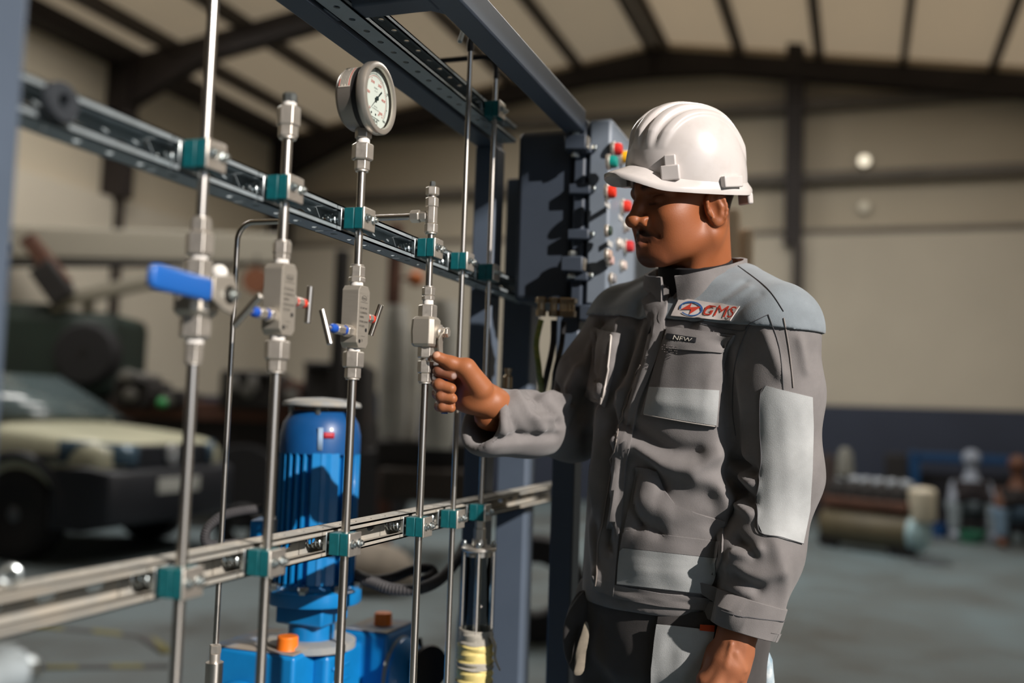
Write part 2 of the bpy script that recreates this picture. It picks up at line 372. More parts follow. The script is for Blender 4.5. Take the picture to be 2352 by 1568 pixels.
for zc, rl in ((ZM, 'middle rail'), (ZL, 'lower rail')):
    for i, y in enumerate(TY):
        lab = 'teal pipe clamp holding the %s to the %s' % (NAMES[i], rl); loc = (TX, y, zc)
        if first: o = proto; o.location = loc; ORG[o.name] = np.array(loc); first = False
        else: o = copy_tree(proto, loc)
        tag(o, lab, 'clamp', 'teal pipe clamps on the rails')
o = copy_tree(proto, (TX, TY[5], ZT-.004)); tag(o, 'teal pipe clamp on the overhead strut beside the top beam', 'clamp', 'teal pipe clamps on the rails')
# --- frame of painted square tube
def sq(name, a, b, label): return MB().span(a, b).build(name, m_frame, label=label, cat='steel frame', bevel=.004)
fr = empty('rack_frame', (-.80, 2.1, 0), 'blue-grey welded square-tube frame carrying the strut rails', 'frame')
def fpart(name, a, b): return MB().span(a, b).build(name, m_frame, fr, bevel=.004)
zb = ZT-.020
fpart('beam', (-.850, .35, zb), (-.799, 2.18, zb+.05))
fpart('beam', (-.618, .35, zb), (-.572, 2.08, zb+.05))
fpart('cross_bar', (-.799, 1.335, zb+.002), (-.618, 1.385, zb+.05))
fpart('post', (-.850, 2.13, 0), (-.797, 2.19, zb))
fpart('post', (-.885, 2.45, 0), (-.806, 2.53, zb))
fpart('post', (-.632, 2.10, 0), (-.580, 2.16, 1.50))
fpart('post', (-.735, .60, 0), (-.680, .655, zb+.05))
fpart('base_bar', (-.850, .60, .02), (-.797, 2.19, .07))
MB().prism([(-.640, 1.384), (-.617, 1.384), (-.617, 1.41)], (0, 0, zb+.005), X_, Y_, .04).build('gusset', m_frame, fr)
g = onx(8, 470, -.75)
MB().span((-.80, .60, 1.30), (-.745, .68, 1.47)).build('bracket_plate', M('plate_grey', '#8d9496', .5, .3), fr, bevel=.003)
# --- tubes
def tube_thing(i, z0, z1, r, label, mat=None):
    return MB().cyl((TX, TY[i], z0), (TX, TY[i], z1), r, n=28).build('steel_tube', mat or m_ss, label=label, cat='tube', group='stainless tubes on the rack')
def stack(e, i, rows, name='fitting'):
    for (k, y0, y1, w) in rows:
        z1, z0 = zt(i, y0), zt(i, y1); sc = proj((TX, TY[i], (z0+z1)/2))[2]/FPX; W = w*sc; a = (TX, TY[i], z0); b = (TX, TY[i], z1)
        mb = MB()
        if k == 'hex': mb.hexn(a, b, W*.95).build('hex_fitting', m_sn, e, smooth=25, bevel=.0006)
        elif k == 'nut':
            h = z1-z0; mb.hexn((TX, TY[i], z0+h*.0), (TX, TY[i], z0+h*.88), W*.95); mb.cyl((TX, TY[i], z0+h*.86), b, W*.46, n=20).build('tube_nut', m_sn, e, smooth=25, bevel=.0006)
        elif k == 'nutd':
            h = z1-z0; mb.hexn((TX, TY[i], z0+h*.12), b, W*.95); mb.cyl(a, (TX, TY[i], z0+h*.14), W*.46, n=20).build('tube_nut', m_sn, e, smooth=25, bevel=.0006)
        elif k == 'tape':
            n = 4; P = []
            for q in range(n*3+1): P.append((W/2*(1-.03*((q % 3) == 0)), (z1-z0)*q/(n*3)))
            mb.lathe(P, a, Z_, 22).build('thread_tape', m_tape, e)
        elif k == 'cyl': mb.cyl(a, b, W/2, n=24).build('neck', m_sn, e)
        elif k == 'cap':
            h = z1-z0; mb.lathe([(W*.47, 0), (W*.5, h*.1), (W*.5, h*.8), (W*.44, h), (W*.3, h*1.02), (W*.28, h*.8)], a, Z_, 8).build('end_cap', m_zinc, e, smooth=20)
# tube 1 with the blue lever ball valve
tube_thing(0, zt(0, 515), 2.3, .0066, 'leftmost tall stainless tube rising out of the top of the picture')
tube_thing(0, .25, zt(0, 820), .0068, 'stainless tube hanging below the blue lever ball valve')
v1 = empty('ball_valve', (TX, TY[0], zt(0, 838)), 'stainless ball valve with a blue plastic sleeved lever', 'valve')
stack(v1, 0, [('nut', 499, 534, 46), ('hex', 534, 586, 60), ('tape', 585, 598, 40), ('hex', 597, 640, 60), ('hex', 722, 776, 68), ('tape', 774, 789, 42), ('hex', 786, 802, 42), ('nutd', 801, 838, 40)])
za, zb_ = zt(0, 728), zt(0, 636)
c1 = np.array((TX, TY[0], (za+zb_)/2))
mb = MB(); h = (zb_-za)/2
mb.lathe([(.020, -h), (.0265, -h*.72), (.0265, h*.55), (.021, h)], c1, Z_, 8, ang=math.pi/8); mb.build('valve_body', m_sb, v1, smooth=20, bevel=.001)
# lever: plate at the +X side of the body, bent and running towards -Y inside a blue sleeve
xl = TX+.036; pz = zt(0, 668)
MB().cyl((TX+.02, TY[0]+.008, pz-.004), (xl+.004, TY[0]+.008, pz-.004), .011, n=20).build('stem', m_sb, v1)
pl = onx(352, 640, xl); pr = onx(468, 668, xl); pe = onx(505, 690, xl)
mb = MB(); yv = [pl[1], pr[1]]
MB().prism([(TY[0]-.024, pz+.013), (TY[0]+.012, pz+.020), (TY[0]+.022, pz+.008), (TY[0]+.022, pz-.014), (TY[0]+.014, pz-.026), (TY[0]-.004, pz-.022), (TY[0]-.024, pz-.012)], (xl, 0, 0), Y_, Z_, .004).build('lever_plate', m_sb, v1, bevel=.0012)
a = onx(478, 666, xl+.002); b = onx(343, 631, xl+.002); dd = _n(b-a); L = np.linalg.norm(b-a); up = _n(np.cross(dd, X_)); R = []
for t, k in ((0, .9), (.03, 1), (.5, 1.0), (.88, 1.02), (.95, .93), (.985, .75), (1, .35)):
    ring = []
    for q in range(16):
        aa = 2*math.pi*q/16; cx = abs(math.cos(aa))**.55*np.sign(math.cos(aa)); sx = abs(math.sin(aa))**.55*np.sign(math.sin(aa))
        ring.append(a+dd*L*t+X_*.0058*k*cx+up*.0135*k*sx)
    R.append(ring)
MB().rings(R).build('blue_sleeve', m_blu, v1, smooth=50)
mb = MB().hexn((xl+.003, TY[0]+.009, pz-.004), (xl+.010, TY[0]+.009, pz-.004), .013); mb.cyl((xl+.009, TY[0]+.009, pz-.004), (xl+.014, TY[0]+.009, pz-.004), .0042, n=12).build('lever_nut', m_zinc, v1)
pk = onx(503, 627, TX-.004); MB().sphere(pk, .0105, 16, 10).build('white_ball', M('ball_white', '#f2efe8', .3), v1)  # plain white ball beside the valve body
# tube 2
tube_thing(1, zt(1, 575), zt(1, 300), .0067, 'upright tube above the left needle valve with a capped top')
tube_thing(1, .25, zt(1, 845), .0067, 'stainless tube hanging below the left needle valve')
e = empty('tube_end_plug', (TX, TY[1], zt(1, 320)), 'capped hex coupling on top of the left needle-valve tube', 'fitting')
stack(e, 1, [('cap', 215, 238, 35), ('tape', 236, 247, 33), ('hex', 246, 291, 50), ('nutd', 289, 320, 43)])
m_bstem = M('stem_blue', '#1b4fb0', .4); m_rstem = M('stem_red', '#d83a26', .4)
def needle_valve(i, ytop, ybot, rows, bar_b, bar_r, label):
    e = empty('needle_valve', (TX, TY[i], zt(i, rows[-1][2])), label, 'valve'); stack(e, i, rows)
    z1, z0 = zt(i, ytop), zt(i, ybot); wx, wy = .0285, .036; y = TY[i]; c = .005
    sh = [(-1, -1), (1, -1), (1, 1), (-1, 1)]
    R = []
    for z, k in ((z0, .72), (z0+.006, 1), (z1-.006, 1), (z1, .72)):
        pts = []
        for sx, sy in sh:
            X0, Y0 = sx*wx/2*k, sy*wy/2*k
            pts += [(TX+X0, y+Y0-sy*.0005, z), (TX+X0-sx*.0005, y+Y0, z)] if sx*sy > 0 else [(TX+X0-sx*.0005, y+Y0, z), (TX+X0, y+Y0-sy*.0005, z)]
        R.append(pts)
    # chamfer only towards +-Y, as milled
    R = []
    for z, k in ((z0, .62), (z0+.0075, 1), (z1-.0075, 1), (z1, .62)):
        R.append([(TX+sx*wx/2, y+sy*wy/2*k, z) for sx, sy in sh])
    body = MB().rings(R).build('valve_body', m_sb, e, smooth=0, bevel=.0009)
    for side, (bx0, by0, bx1, by1), mt, nm in ((-1, bar_b, m_bstem, 'blue'), (1, bar_r, m_rstem, 'red')):
        mx, my = (bx0+bx1)/2, (by0+by1)/2; pc = onx(mx, my, TX+.002); zc = pc[2]
        st = np.array((TX+.002, y+side*wy/2, zc)); en = np.array((TX+.002, pc[1], zc)); d = Y_*side; L = abs(en[1]-st[1])
        bn = MB().hexn(st-d*.003, st+d*L*.24, .0165); bn.build('bonnet', m_sn, e, smooth=25, bevel=.0005)
        MB().cyl(st+d*L*.22, st+d*L*.34, .0072, n=18).build('stem_ring', mt, e, label='%s painted ring on the stem' % nm)
        MB().hexn(st+d*L*.32, st+d*L*.62, .0135).build('gland_nut', m_sn, e, smooth=25, bevel=.0005)
        MB().lathe([(.0055, 0), (.0068, L*.04), (.0068, L*.14), (.0045, L*.22)], st+d*L*.60, d, 18).build('dust_cap', mt, e, label='%s dust cap' % nm)
        MB().cyl(st+d*L*.7, en, .0028, n=12).build('stem', m_sn, e)
        # bar lies in the XZ plane at the end of the stem
        dpx = (bx1-bx0); dpy = (by1-by0); w = proj(en)[2]/FPX
        v = X_*(dpx*w/.944)+Z_*(-dpy*w); v = v*.5
        MB().lathe([(.0042, 0), (.0048, .0006), (.0048, 2*np.linalg.norm(v)-.0006), (.0042, 2*np.linalg.norm(v))], en-v, v, 20).build('handle_bar', m_ss, e)
    # engraved lettering on the +X face
    mb = MB(); fx = TX+wx/2+.0003; zc = z1-.019
    aa = np.linspace(0, 2*math.pi, 29)[:-1]; oo = [(fx, y+.0085*math.cos(a), zc+.0042*math.sin(a)) for a in aa]; oi = [(fx, y+.0079*math.cos(a), zc+.0037*math.sin(a)) for a in aa]
    n = len(oo); mb.add(oo+oi, [(k, (k+1) % n, n+(k+1) % n, n+k) for k in range(n)])
    put_text(mb, 'Astec', .0062, (fx, y, zc), Y_, Z_); mb.span((fx, y-.011, zc-.0065), (fx+.0001, y+.011, zc-.0061)); put_text(mb, 'R', .002, (fx, y+.0098, zc+.0045), Y_, Z_)
    for k, t in enumerate(('1/2" NPT M/F', 'CL2500/SS316', '6000PSI', 'MODEL:2NVMF', 'HT:21075')):
        put_text(mb, t, .0042, (fx, y-.0125, zc-.0155-.0068*k), Y_, Z_, 'LEFT', .95)
    mb.span((fx, y-.006, z0+.018), (fx+.0001, y+.006, z0+.0184)); put_text(mb, 'D', .006, (fx, y-.002, z0+.011), Y_, Z_)
    mb.build('engraved_marking', m_eng, e, smooth=0, label='engraved lettering and oval mark')
    for yy, zz in ((.009, .028), (-.010, .010)):
        MB().lathe([(.0031, 0), (.0031, .0005), (.0022, .0005)], (TX+wx/2-.0002, y+yy, z0+zz), X_, 12).build('vent_hole', m_blk, e)
    MB().lathe([(.006, 0), (.006, .004), (.004, .005)], (TX-wx/2+.0005, y-.006, z1-.045), -X_, 14).build('side_plug', m_blk, e)
    return e
needle_valve(1, 606, 770, [('nut', 552, 584, 40), ('hex', 583, 597, 37), ('tape', 596, 609, 34), ('tape', 768, 783, 34), ('hex', 782, 826, 54), ('nutd', 826, 857, 43)], (600, 678, 536, 748), (711, 657, 708, 742), 'left needle valve block with steel T-bars, slanted bar over its blue stem')
tube_thing(2, zt(2, 630), zt(2, 385), .0064, 'short tube between the pressure gauge and its valve block')
tube_thing(2, .25, zt(2, 865), .0066, 'stainless tube hanging below the right needle valve')
needle_valve(2, 657, 799, [('nut', 608, 637, 33), ('hex', 636, 649, 36), ('tape', 648, 660, 30), ('tape', 797, 808, 30), ('hex', 807, 844, 45), ('nutd', 844, 872, 35)], (737, 711, 761, 790), (874, 699, 852, 770), 'right needle valve block with lettering, under the pressure gauge')
# --- pressure gauge
ga = empty('pressure_gauge', (TX, TY[2], zt(2, 395)), 'round steel pressure gauge with white dial above the right needle valve', 'gauge')
stack(ga, 2, [('hex', 296, 319, 36), ('tape', 317, 333, 31), ('hex', 331, 369, 46), ('nutd', 367, 395, 33)])
gc = onx(873, 226, TX+.020); gc = np.array((TX+.012, TY[2]+.001, zt(2, 228))); R0 = .0535
gz = gc[2]; rb = .0545
m_case = M('gauge_case', '#a39c94', .4, .7, rvar=.05, vscale=20)
MB().lathe([(.030, -.040), (.044, -.040), (.0485, -.034), (.0490, -.006), (.0490, .002)], gc, X_, 48).build('case', m_case, ga)
MB().lathe([(.0495, -.011), (.0495, .0005)], gc, X_, 48).build('rubber_band', M('case_dark', '#2c2a2b', .5), ga)
MB().lathe([(.0495, -.001), (.0545, .0005), (.0560, .003), (.0560, .0125), (.0545, .0150), (.0505, .0165), (.0475, .0160), (.0465, .0135), (.0465, .010)], gc, X_, 64, caps=False).build('bezel', M('gauge_bezel', '#cfc8be', .33, .75, rvar=.05, vscale=30), ga)
MB().lathe([(.0465, .0055), (.0001, .0055)], gc, X_, 48, caps=False).build('dial', M('dial_white', '#d9dcd6', .55), ga)
MB().lathe([(.0470, .0125), (.0001, .0125)], gc, X_, 48, caps=False).build('glass', thin_glass('gauge_glass', '#f4f8f6', .08), ga)
m_ink = M('dial_ink', '#1c2a2c', .6); m_rink = M('dial_red', '#c8473c', .6)
fx = gc[0]+.0060
def dp(r, a): return np.array((fx, gc[1]+r*math.sin(a), gz+r*math.cos(a)))     # clock angle, seen from +X (right = +Y)
A0, A1 = math.radians(-135), math.radians(135)
ink, red = MB(), MB()
def tick(mb, r0, r1, a, w):
    p, q = dp(r0, a), dp(r1, a); t = np.array((0, math.cos(a), -math.sin(a)))*w/2; mb.add([p-t, q-t, q+t, p+t], [(0, 1, 2, 3)])
for k in range(0, 81): tick(ink, .0375, .0385 if k % 10 else .0405, A0+(A1-A0)*k/80, .0004 if k % 10 else .0008) if k % 10 == 0 else tick(ink, .0375, .0397, A0+(A1-A0)*k/80, .00035)
for k in range(0, 51): tick(red, .0335, .0350 if k % 10 else .0315, A0+(A1-A0)*k/50, .0004 if k % 10 else .0009)
def ringarc(mb, r0, r1, n=60):
    aa = np.linspace(A0, A1, n); mb.add([dp(r0, a) for a in aa]+[dp(r1, a) for a in aa], [(k, k+1, n+k+1, n+k) for k in range(n-1)])
ringarc(ink, .0373, .0376); ringarc(red, .0350, .0354)
for k, t in enumerate(('0', '1000', '2000', '3000', '4000', '5000')):
    a = A0+(A1-A0)*k/5; put_text(red, t, .0062, dp(.0262, a)+X_*.0001, Y_, Z_)
for k, t in enumerate(('0', '100', '200', '300', '400')):
    if k: put_text(ink, t, .0052, dp(.0438 if k < 4 else .0420, A0+(A1-A0)*k/4.05), Y_, Z_)
put_text(ink, 'bar', .0050, dp(.033, math.radians(158)), Y_, Z_); put_text(red, 'psi', .0050, dp(.025, math.radians(150)), Y_, Z_)
put_text(ink, 'EN 837-1', .0032, dp(.016, 0), Y_, Z_); put_text(ink, 'CL. 1.0', .0030, dp(.0115, 0), Y_, Z_)
put_text(ink, 'AISI 316L', .0030, (fx, gc[1]+.001, gz-.0125), Y_, Z_); put_text(ink, 'GLYCERINE FILLED', .0026, (fx, gc[1]+.001, gz-.0165), Y_, Z_)
put_text(ink, 'WIKA', .0072, (fx, gc[1]-.002, gz-.0345), Y_, Z_)
for (a_, b_, c_, d_) in ((-.0125, -.0305, .0085, -.0299), (-.0125, -.0396, .0085, -.0390), (-.0125, -.0396, -.0119, -.0299), (.0079, -.0396, .0085, -.0299)):
    ink.add([(fx, gc[1]+a_, gz+b_), (fx, gc[1]+c_, gz+b_), (fx, gc[1]+c_, gz+d_), (fx, gc[1]+a_, gz+d_)], [(0, 1, 2, 3)])
for yy in (-.012, .002): ink.lathe([(.0018, 0), (.0001, .0002)], (fx, gc[1]+yy, gz-.0245), X_, 14)
ink.build('dial_print', m_ink, ga, smooth=0, label='black scale and lettering'); red.build('dial_scale', m_rink, ga, smooth=0, label='red scale and numerals')
nd = MB(); an = math.radians(-135); px_ = gc+X_*.0088; d1 = np.array((0, math.sin(an), math.cos(an))); t1 = np.array((0, math.cos(an), -math.sin(an)))
nd.add([px_-d1*.020+t1*.0017, px_-d1*.020-t1*.0017, px_-d1*.006-t1*.0010, px_+d1*.034, px_-d1*.006+t1*.0010], [(0, 1, 2, 3, 4)])
nd.lathe([(.0035, -.001), (.0035, .0008), (.001, .0010)], px_, X_, 16); nd.build('pointer', m_ink, ga, smooth=0)
# side label on the case
lb = MB(); red2 = MB(); dk = MB()
def cs(a, x, r=.0494): return np.array((gc[0]+x, gc[1]-r*math.cos(a), gz+r*math.sin(a)))
aa = np.linspace(math.radians(6), math.radians(62), 14)
lb.grid(np.array([[cs(a, x) for x in (-.0325, -.0128)] for a in aa])); lb.build('case_label', M('label_cream', '#cfc7ba', .6), ga)
for k in range(5):
    x = -.029+k*.0026; dk.grid(np.array([[cs(a, xx, .0497) for xx in (x, x+.0009)] for a in np.linspace(math.radians(8+3*(k % 2)), math.radians(54-5*(k % 3)), 10)]))
dk.build('label_print', m_ink, ga)
red2.grid(np.array([[cs(a, xx, .0497) for xx in (-.0155, -.0140)] for a in np.linspace(math.radians(8), math.radians(55), 10)]))
red2.grid(np.array([[cs(a, xx, .0497) for xx in (-.0318, -.0305)] for a in np.linspace(math.radians(8), math.radians(22), 5)])); red2.build('label_red_print', m_rink, ga)
# tube 4: tee, stub, small ball valve
tube_thing(3, zt(3, 670), zt(3, 525), .0064, 'short tube between the tee and the small ball valve')
tube_thing(3, .25, zt(3, 872), .0066, 'stainless tube below the small ball valve held by the hand')
te = empty('tee_fitting', (TX, TY[3], zt(3, 537)), 'stainless compression tee with a side branch at the top of the hand-held tube', 'fitting')
stack(te, 3, [('cap', 417, 431, 14), ('hex', 430, 449, 29), ('cyl', 448, 455, 17), ('hex', 454, 476, 28), ('hex', 475, 514, 25), ('nutd', 514, 538, 29)])
zh = zt(3, 496)
mb = MB().hexn((TX-.008, TY[3], zh), (TX-.022, TY[3], zh), .017); mb.build('tee_branch', m_sn, te, smooth=25)
MB().hexn((TX-.022, TY[3], zh), (TX-.040, TY[3], zh), .020).build('tube_nut', m_sn, te, smooth=25, bevel=.0006)
b2 = empty('ball_valve', (TX, TY[3], zt(3, 880)), 'small cast ball valve the worker is gripping', 'valve')
stack(b2, 3, [('nut', 657, 679, 28), ('hex', 679, 690, 28), ('tape', 689, 702, 25), ('hex', 700, 732, 40), ('hex', 793, 822, 36), ('cyl', 820, 832, 24), ('hex', 828, 857, 34), ('nutd', 857, 881, 30)])
za, zb2 = zt(3, 797), zt(3, 728); c4 = np.array((TX, TY[3], (za+zb2)/2)); h = (zb2-za)/2
R = []
for t, k in ((-1, .80), (-.8, .98), (0, 1.04), (.8, .98), (1, .80)):
    R.append([(TX+sx*k, TY[3]+sy*k, c4[2]+t*h) for sx, sy in ((-.024, -.014), (-.018, -.022), (.014, -.022), (.020, -.014), (.020, .014), (.014, .022), (-.018, .022), (-.024, .014))])
MB().rings(R).build('valve_body', m_sb, b2, smooth=25, bevel=.0015)
MB().lathe([(.014, 0), (.014, .006), (.009, .008), (.009, .014)], (TX+.020, TY[3]+.004, c4[2]), X_, 18).build('stem_collar', m_sn, b2)
MB().hexn((TX+.034, TY[3]+.004, c4[2]), (TX+.041, TY[3]+.004, c4[2]), .016).build('lever_nut', m_sn, b2)
lx = TX+.033; zq = c4[2]; yq = TY[3]+.004
P = [(lx, yq, zq), dep(1012, 780, 1.775), dep(1012, 812, 1.786), dep(1020, 860, 1.792), dep(1021, 905, 1.790), dep(1021, 950, 1.785)]
P = smooth_path(P, 16); mb = MB(); R = []
for i, p in enumerate(P):
    w = .009 if i < 5 else .0075; R.append([p+np.array((sx*.0016, sy*w, 0)) for sx, sy in ((-1, -1), (1, -1), (1, 1), (-1, 1))])
MB().rings(R).build('lever', m_sb, b2, smooth=30, bevel=.0006)
P2 = P[8:]; R = []
for i, p in enumerate(P2): R.append([p+np.array((.0048*math.cos(a), .0105*math.sin(a), 0)) for a in np.arange(12)/12*2*math.pi])
MB().rings(R).build('blue_sleeve', m_blu, b2, smooth=60)
# bent tube running back from the tee and down behind the rack
BX = onx(545, 560, TX)[0]; yb = TY[3]
lo, hi = -1.5, -.9
for _ in range(40):
    m = (lo+hi)/2
    if proj((m, yb, zh-.1))[0] < 541: lo = m
    else: hi = m
BX = (lo+hi)/2; rb_ = .035
path = [(TX-.03, yb, zh), (BX+rb_, yb, zh)]+[tuple(p) for p in arc((BX+rb_, yb, zh-rb_), rb_, math.pi/2, math.pi, 10, X_, Z_)][1:]+[(BX, yb, zh-.2), (BX, yb, .80)]
MB().tube(path, .0055, 18).build('bent_tube', m_ss, label='slim bent tube turning down behind the rack from the tee', cat='tube')
def zat(x, y, py):
    lo, hi = .1, 3.0
    for _ in range(40):
        m = (lo+hi)/2
        if proj((x, y, m))[1] > py: lo = m
        else: hi = m
    return (lo+hi)/2
e = empty('tube_adaptor', (BX, yb, zat(BX, yb, 1600)), 'hex fitting and round sleeve ending the bent tube at the bottom', 'fitting')
MB().hexn((BX, yb, zat(BX, yb, 1500)), (BX, yb, zat(BX, yb, 1480)), .019).build('tube_nut', m_sn, e, smooth=25)
MB().cyl((BX, yb, zat(BX, yb, 1522)), (BX, yb, zat(BX, yb, 1500)), .010).build('neck', m_sn, e)
MB().cyl((BX, yb, zat(BX, yb, 1660)), (BX, yb, zat(BX, yb, 1520)), .0165, n=28).build('sleeve', m_ss, e)
# tubes 5 and 6
tube_thing(4, .25, zt(4, 100), .0052, 'slim tall tube just right of the hand, up to the top beam')
e5 = MB().tube(smooth_path([(TX, TY[4], zt(4, 118)), (TX, TY[4], zt(4, 96)), (TX+.004, TY[4]+.012, zt(4, 80)), (TX+.012, TY[4]+.06, zt(4, 72))], 14), .0068, 14).build('hose_end', m_blk, label='black hose end capping the slim tube under the top beam', cat='hose')
tube_thing(5, zt(5, 1205), zt(5, 175), .0052, 'slim tube above the clear sight cylinder')
ztp = zt(5, 128); x6 = TX
pp = [(x6, TY[5], zt(5, 182)), (x6, TY[5], ztp-.025)]+[tuple(p) for p in arc((x6-.03, TY[5], ztp-.03), .03, 0, math.pi/2, 8, X_, Z_)]+[(x6-.26, TY[5], ztp)]
MB().tube(pp, .0056, 14).build('bent_hose', m_blk, label='dark bent line leaving the top of the rightmost tube', cat='hose')
dr = onx(1060, 85, TX); MB().tube([onx(1065, 66, TX), onx(1056, 96, TX)], .0045, 10).build('rod_stub', m_galv, label='short rod end hanging below the top beam', cat='rod')
# clear sight cylinder below tube 6
sg = empty('sight_cylinder', (TX, TY[5], zt(5, 1600)), 'clear glass sight cylinder with flange and yellow taped lower end', 'sight glass')
stack(sg, 5, [('nut', 1190, 1214, 22), ('hex', 1212, 1240, 26), ('cyl', 1238, 1252, 34)])
zf = zt(5, 1258); w6 = proj((TX, TY[5], zf))[2]/FPX; y6 = TY[5]
MB().lathe([(.034, 0), (.036, .002), (.036, .007), (.034, .009)], (TX, y6, zf-.006), Z_, 28).build('flange', m_sn, sg)
MB().lathe([(.027, 0), (.027, .010)], (TX, y6, zf-.016), Z_, 28).build('gland', m_sn, sg)
for k in range(4):
    a = math.radians(20+90*k); p = np.array((TX+.030*math.cos(a), y6+.030*math.sin(a), zf+.003))
    mb = MB().hexn(p, p+Z_*.006, .010); mb.sphere(p+Z_*.008, .0048, 10, 6); mb.build('acorn_nut', m_zinc, sg)
    MB().cyl((p[0], p[1], zt(5, 1640)), p, .0035, n=10).build('tie_rod', m_ss, sg)
MB().lathe([(.0225, 0), (.0225, zf-.016-zt(5, 1640))], (TX, y6, zt(5, 1640)), Z_, 32, caps=False).build('glass_tube', thin_glass('clear_tube', '#f6f8f8', .07), sg, solid=.002)
MB().cyl((TX, y6, zt(5, 1640)), (TX, y6, zf-.01), .007, n=16).build('piston_rod', m_ss, sg)
m_film = M('stretch_film', '#e9e4d6', .35, trans=.55, ior=1.1); m_yel = M('yellow_tape', '#e0cf86', .55, var=.2, vscale=40)
def wrap(y0, y1, r0, mat, nm, nz):
    z0, z1 = zt(5, y1), zt(5, y0); n, m = 36, max(4, int(abs(y1-y0)/6)); R = []
    for j in range(m+1):
        z = z0+(z1-z0)*j/m; R.append([(TX+(r0+nz*math.sin(a*3+j*1.7)+nz*.8*math.sin(a*7-j*2.3)+nz*1.4*math.sin(j*2.1))*math.cos(a), y6+(r0+nz*math.sin(a*3+j*1.7)+nz*1.4*math.sin(j*2.1))*math.sin(a), z+nz*1.5*math.sin(a*2+j)) for a in np.arange(n)/n*2*math.pi])
    MB().rings(R, True, False, False).build(nm, mat, sg, solid=.0006)
wrap(1442, 1478, .0345, m_film, 'film_wrap', .0008); wrap(1474, 1522, .0350, m_yel, 'yellow_wrap', .0010); wrap(1516, 1532, .0365, m_film, 'film_wrap', .0012); wrap(1530, 1566, .0355, m_yel, 'yellow_wrap', .0010); wrap(1562, 1640, .0365, m_film, 'film_wrap', .0012)
q0 = np.array((TX+.034, y6-.008, zt(5, 1455))); fl = [q0, q0+np.array((.012, -.004, -.018)), q0+np.array((.013, -.006, -.040)), q0+np.array((.024, -.004, -.064))]
P = smooth_path(fl, 12); MB().grid(np.array([[p+Y_*s*(.010-.0006*i) for s in (-1, 0, 1)] for i, p in enumerate(P)])).build('loose_film_end', m_film, sg, solid=.0008)
# rubber ring hung on the rail, far left
rc = onx(137, 236, XW+.055)
MB().lathe([(.0075, -.006), (.0190, -.006), (.0205, -.003), (.0205, .004), (.0185, .007), (.0085, .007), (.0065, .004), (.0065, -.003), (.0075, -.006)], rc, X_, 36, caps=False).build('rubber_ring', M('rubber_grey', '#2f3338', .6), label='dark rubber ring stuck on the middle rail at far left', cat='ring')
# eye bolt above and capped elbow below the lower rail, far left
p = onx(22, 1335, XW+.02); e = empty('eye_bolt', (p[0], p[1], ZL+.0205), 'small bright eye bolt standing on the lower rail at far left', 'bolt')
MB().cyl((p[0], p[1], ZL+.0205), (p[0], p[1], p[2]-.002), .0035, n=10).build('shank', m_zinc, e); MB().torus((p[0], p[1], p[2]+.006), _n((.6, -.8, 0)), .0085, .0028, 20, 8).build('eye', m_zinc, e)
p = onx(8, 1545, TX+.02); e = empty('pipe_elbow', (p[0], p[1], p[2]-.05), 'grey pipe elbow with a bright nut at the bottom left corner', 'fitting')
MB().tube(smooth_path([p+np.array((0, -.03, -.06)), p+np.array((0, -.03, -.01)), p+np.array((0, -.008, .0)), p+np.array((.004, .012, 0))], 14), .019, 20).build('elbow', m_galv, e)
MB().hexn(p+np.array((.004, .012, 0)), p+np.array((.006, .030, -.002)), .020).build('nut', m_zinc, e)
q = onx(12, 1450, TX); MB().tube([(q[0], q[1], p[2]+.01), (q[0], q[1], ZL-.021)], .011, 16).build('riser', m_galv, e)
# ------------------------------------------------------------------ implicit surfaces for bodies and cloth
def surfnet(f, lo, hi, h, band=1.9):
    lo = np.array(lo, float); hi = np.array(hi, float); q = 4; H = h*q
    nc = np.ceil((hi-lo)/H).astype(int)+1
    g = np.stack(np.meshgrid(*[np.arange(n) for n in nc], indexing='ij'), -1).reshape(-1, 3)
    d = f(lo+(g+.5)*H); g = g[np.abs(d) < H*band]
    o = np.stack(np.meshgrid(*[np.arange(q)]*3, indexing='ij'), -1).reshape(-1, 3)
    cells = (g[:, None, :]*q+o[None]).reshape(-1, 3)
    N = nc*q+2; st = np.array([1, N[0], N[0]*N[1]], np.int64)
    co = np.array([[x, y, z] for z in (0, 1) for y in (0, 1) for x in (0, 1)])
    ck = cells@st; keys = ck[:, None]+(co@st)[None]
    uk, inv = np.unique(keys.ravel(), return_inverse=True)
    P = np.stack([uk % N[0], (uk//N[0]) % N[1], uk//(N[0]*N[1])], 1)
    v = f(lo+P*h)[inv].reshape(-1, 8)
    s = v < 0; act = s.any(1) & ~s.all(1); v = v[act]; s = s[act]; cells = cells[act]; ck = ck[act]
    E = [(0, 1), (2, 3), (4, 5), (6, 7), (0, 2), (1, 3), (4, 6), (5, 7), (0, 4), (1, 5), (2, 6), (3, 7)]
    acc = np.zeros((len(v), 3)); cnt = np.zeros(len(v))
    for a, b in E:
        m = s[:, a] != s[:, b]; t = v[m, a]/(v[m, a]-v[m, b]); acc[m] += co[a]+t[:, None]*(co[b]-co[a]); cnt[m] += 1
    V = lo+(cells+acc/cnt[:, None])*h
    order = np.argsort(ck); sk = ck[order]; F = []
    for ax, cb in ((0, 1), (1, 2), (2, 4)):
        m = np.where(s[:, 0] != s[:, cb])[0]; b, c = st[(ax+1) % 3], st[(ax+2) % 3]; ids = []
        ok = np.ones(len(m), bool)
        for dk in (0, -b, -b-c, -c):
            k = ck[m]+dk; p = np.searchsorted(sk, k); p = np.minimum(p, len(sk)-1); ok &= sk[p] == k; ids.append(order[p])
        Q = np.stack(ids, 1)[ok]; fl = s[m, 0][ok]; Q[~fl] = Q[~fl][:, ::-1]; F.append(Q)
    return V, np.concatenate(F)
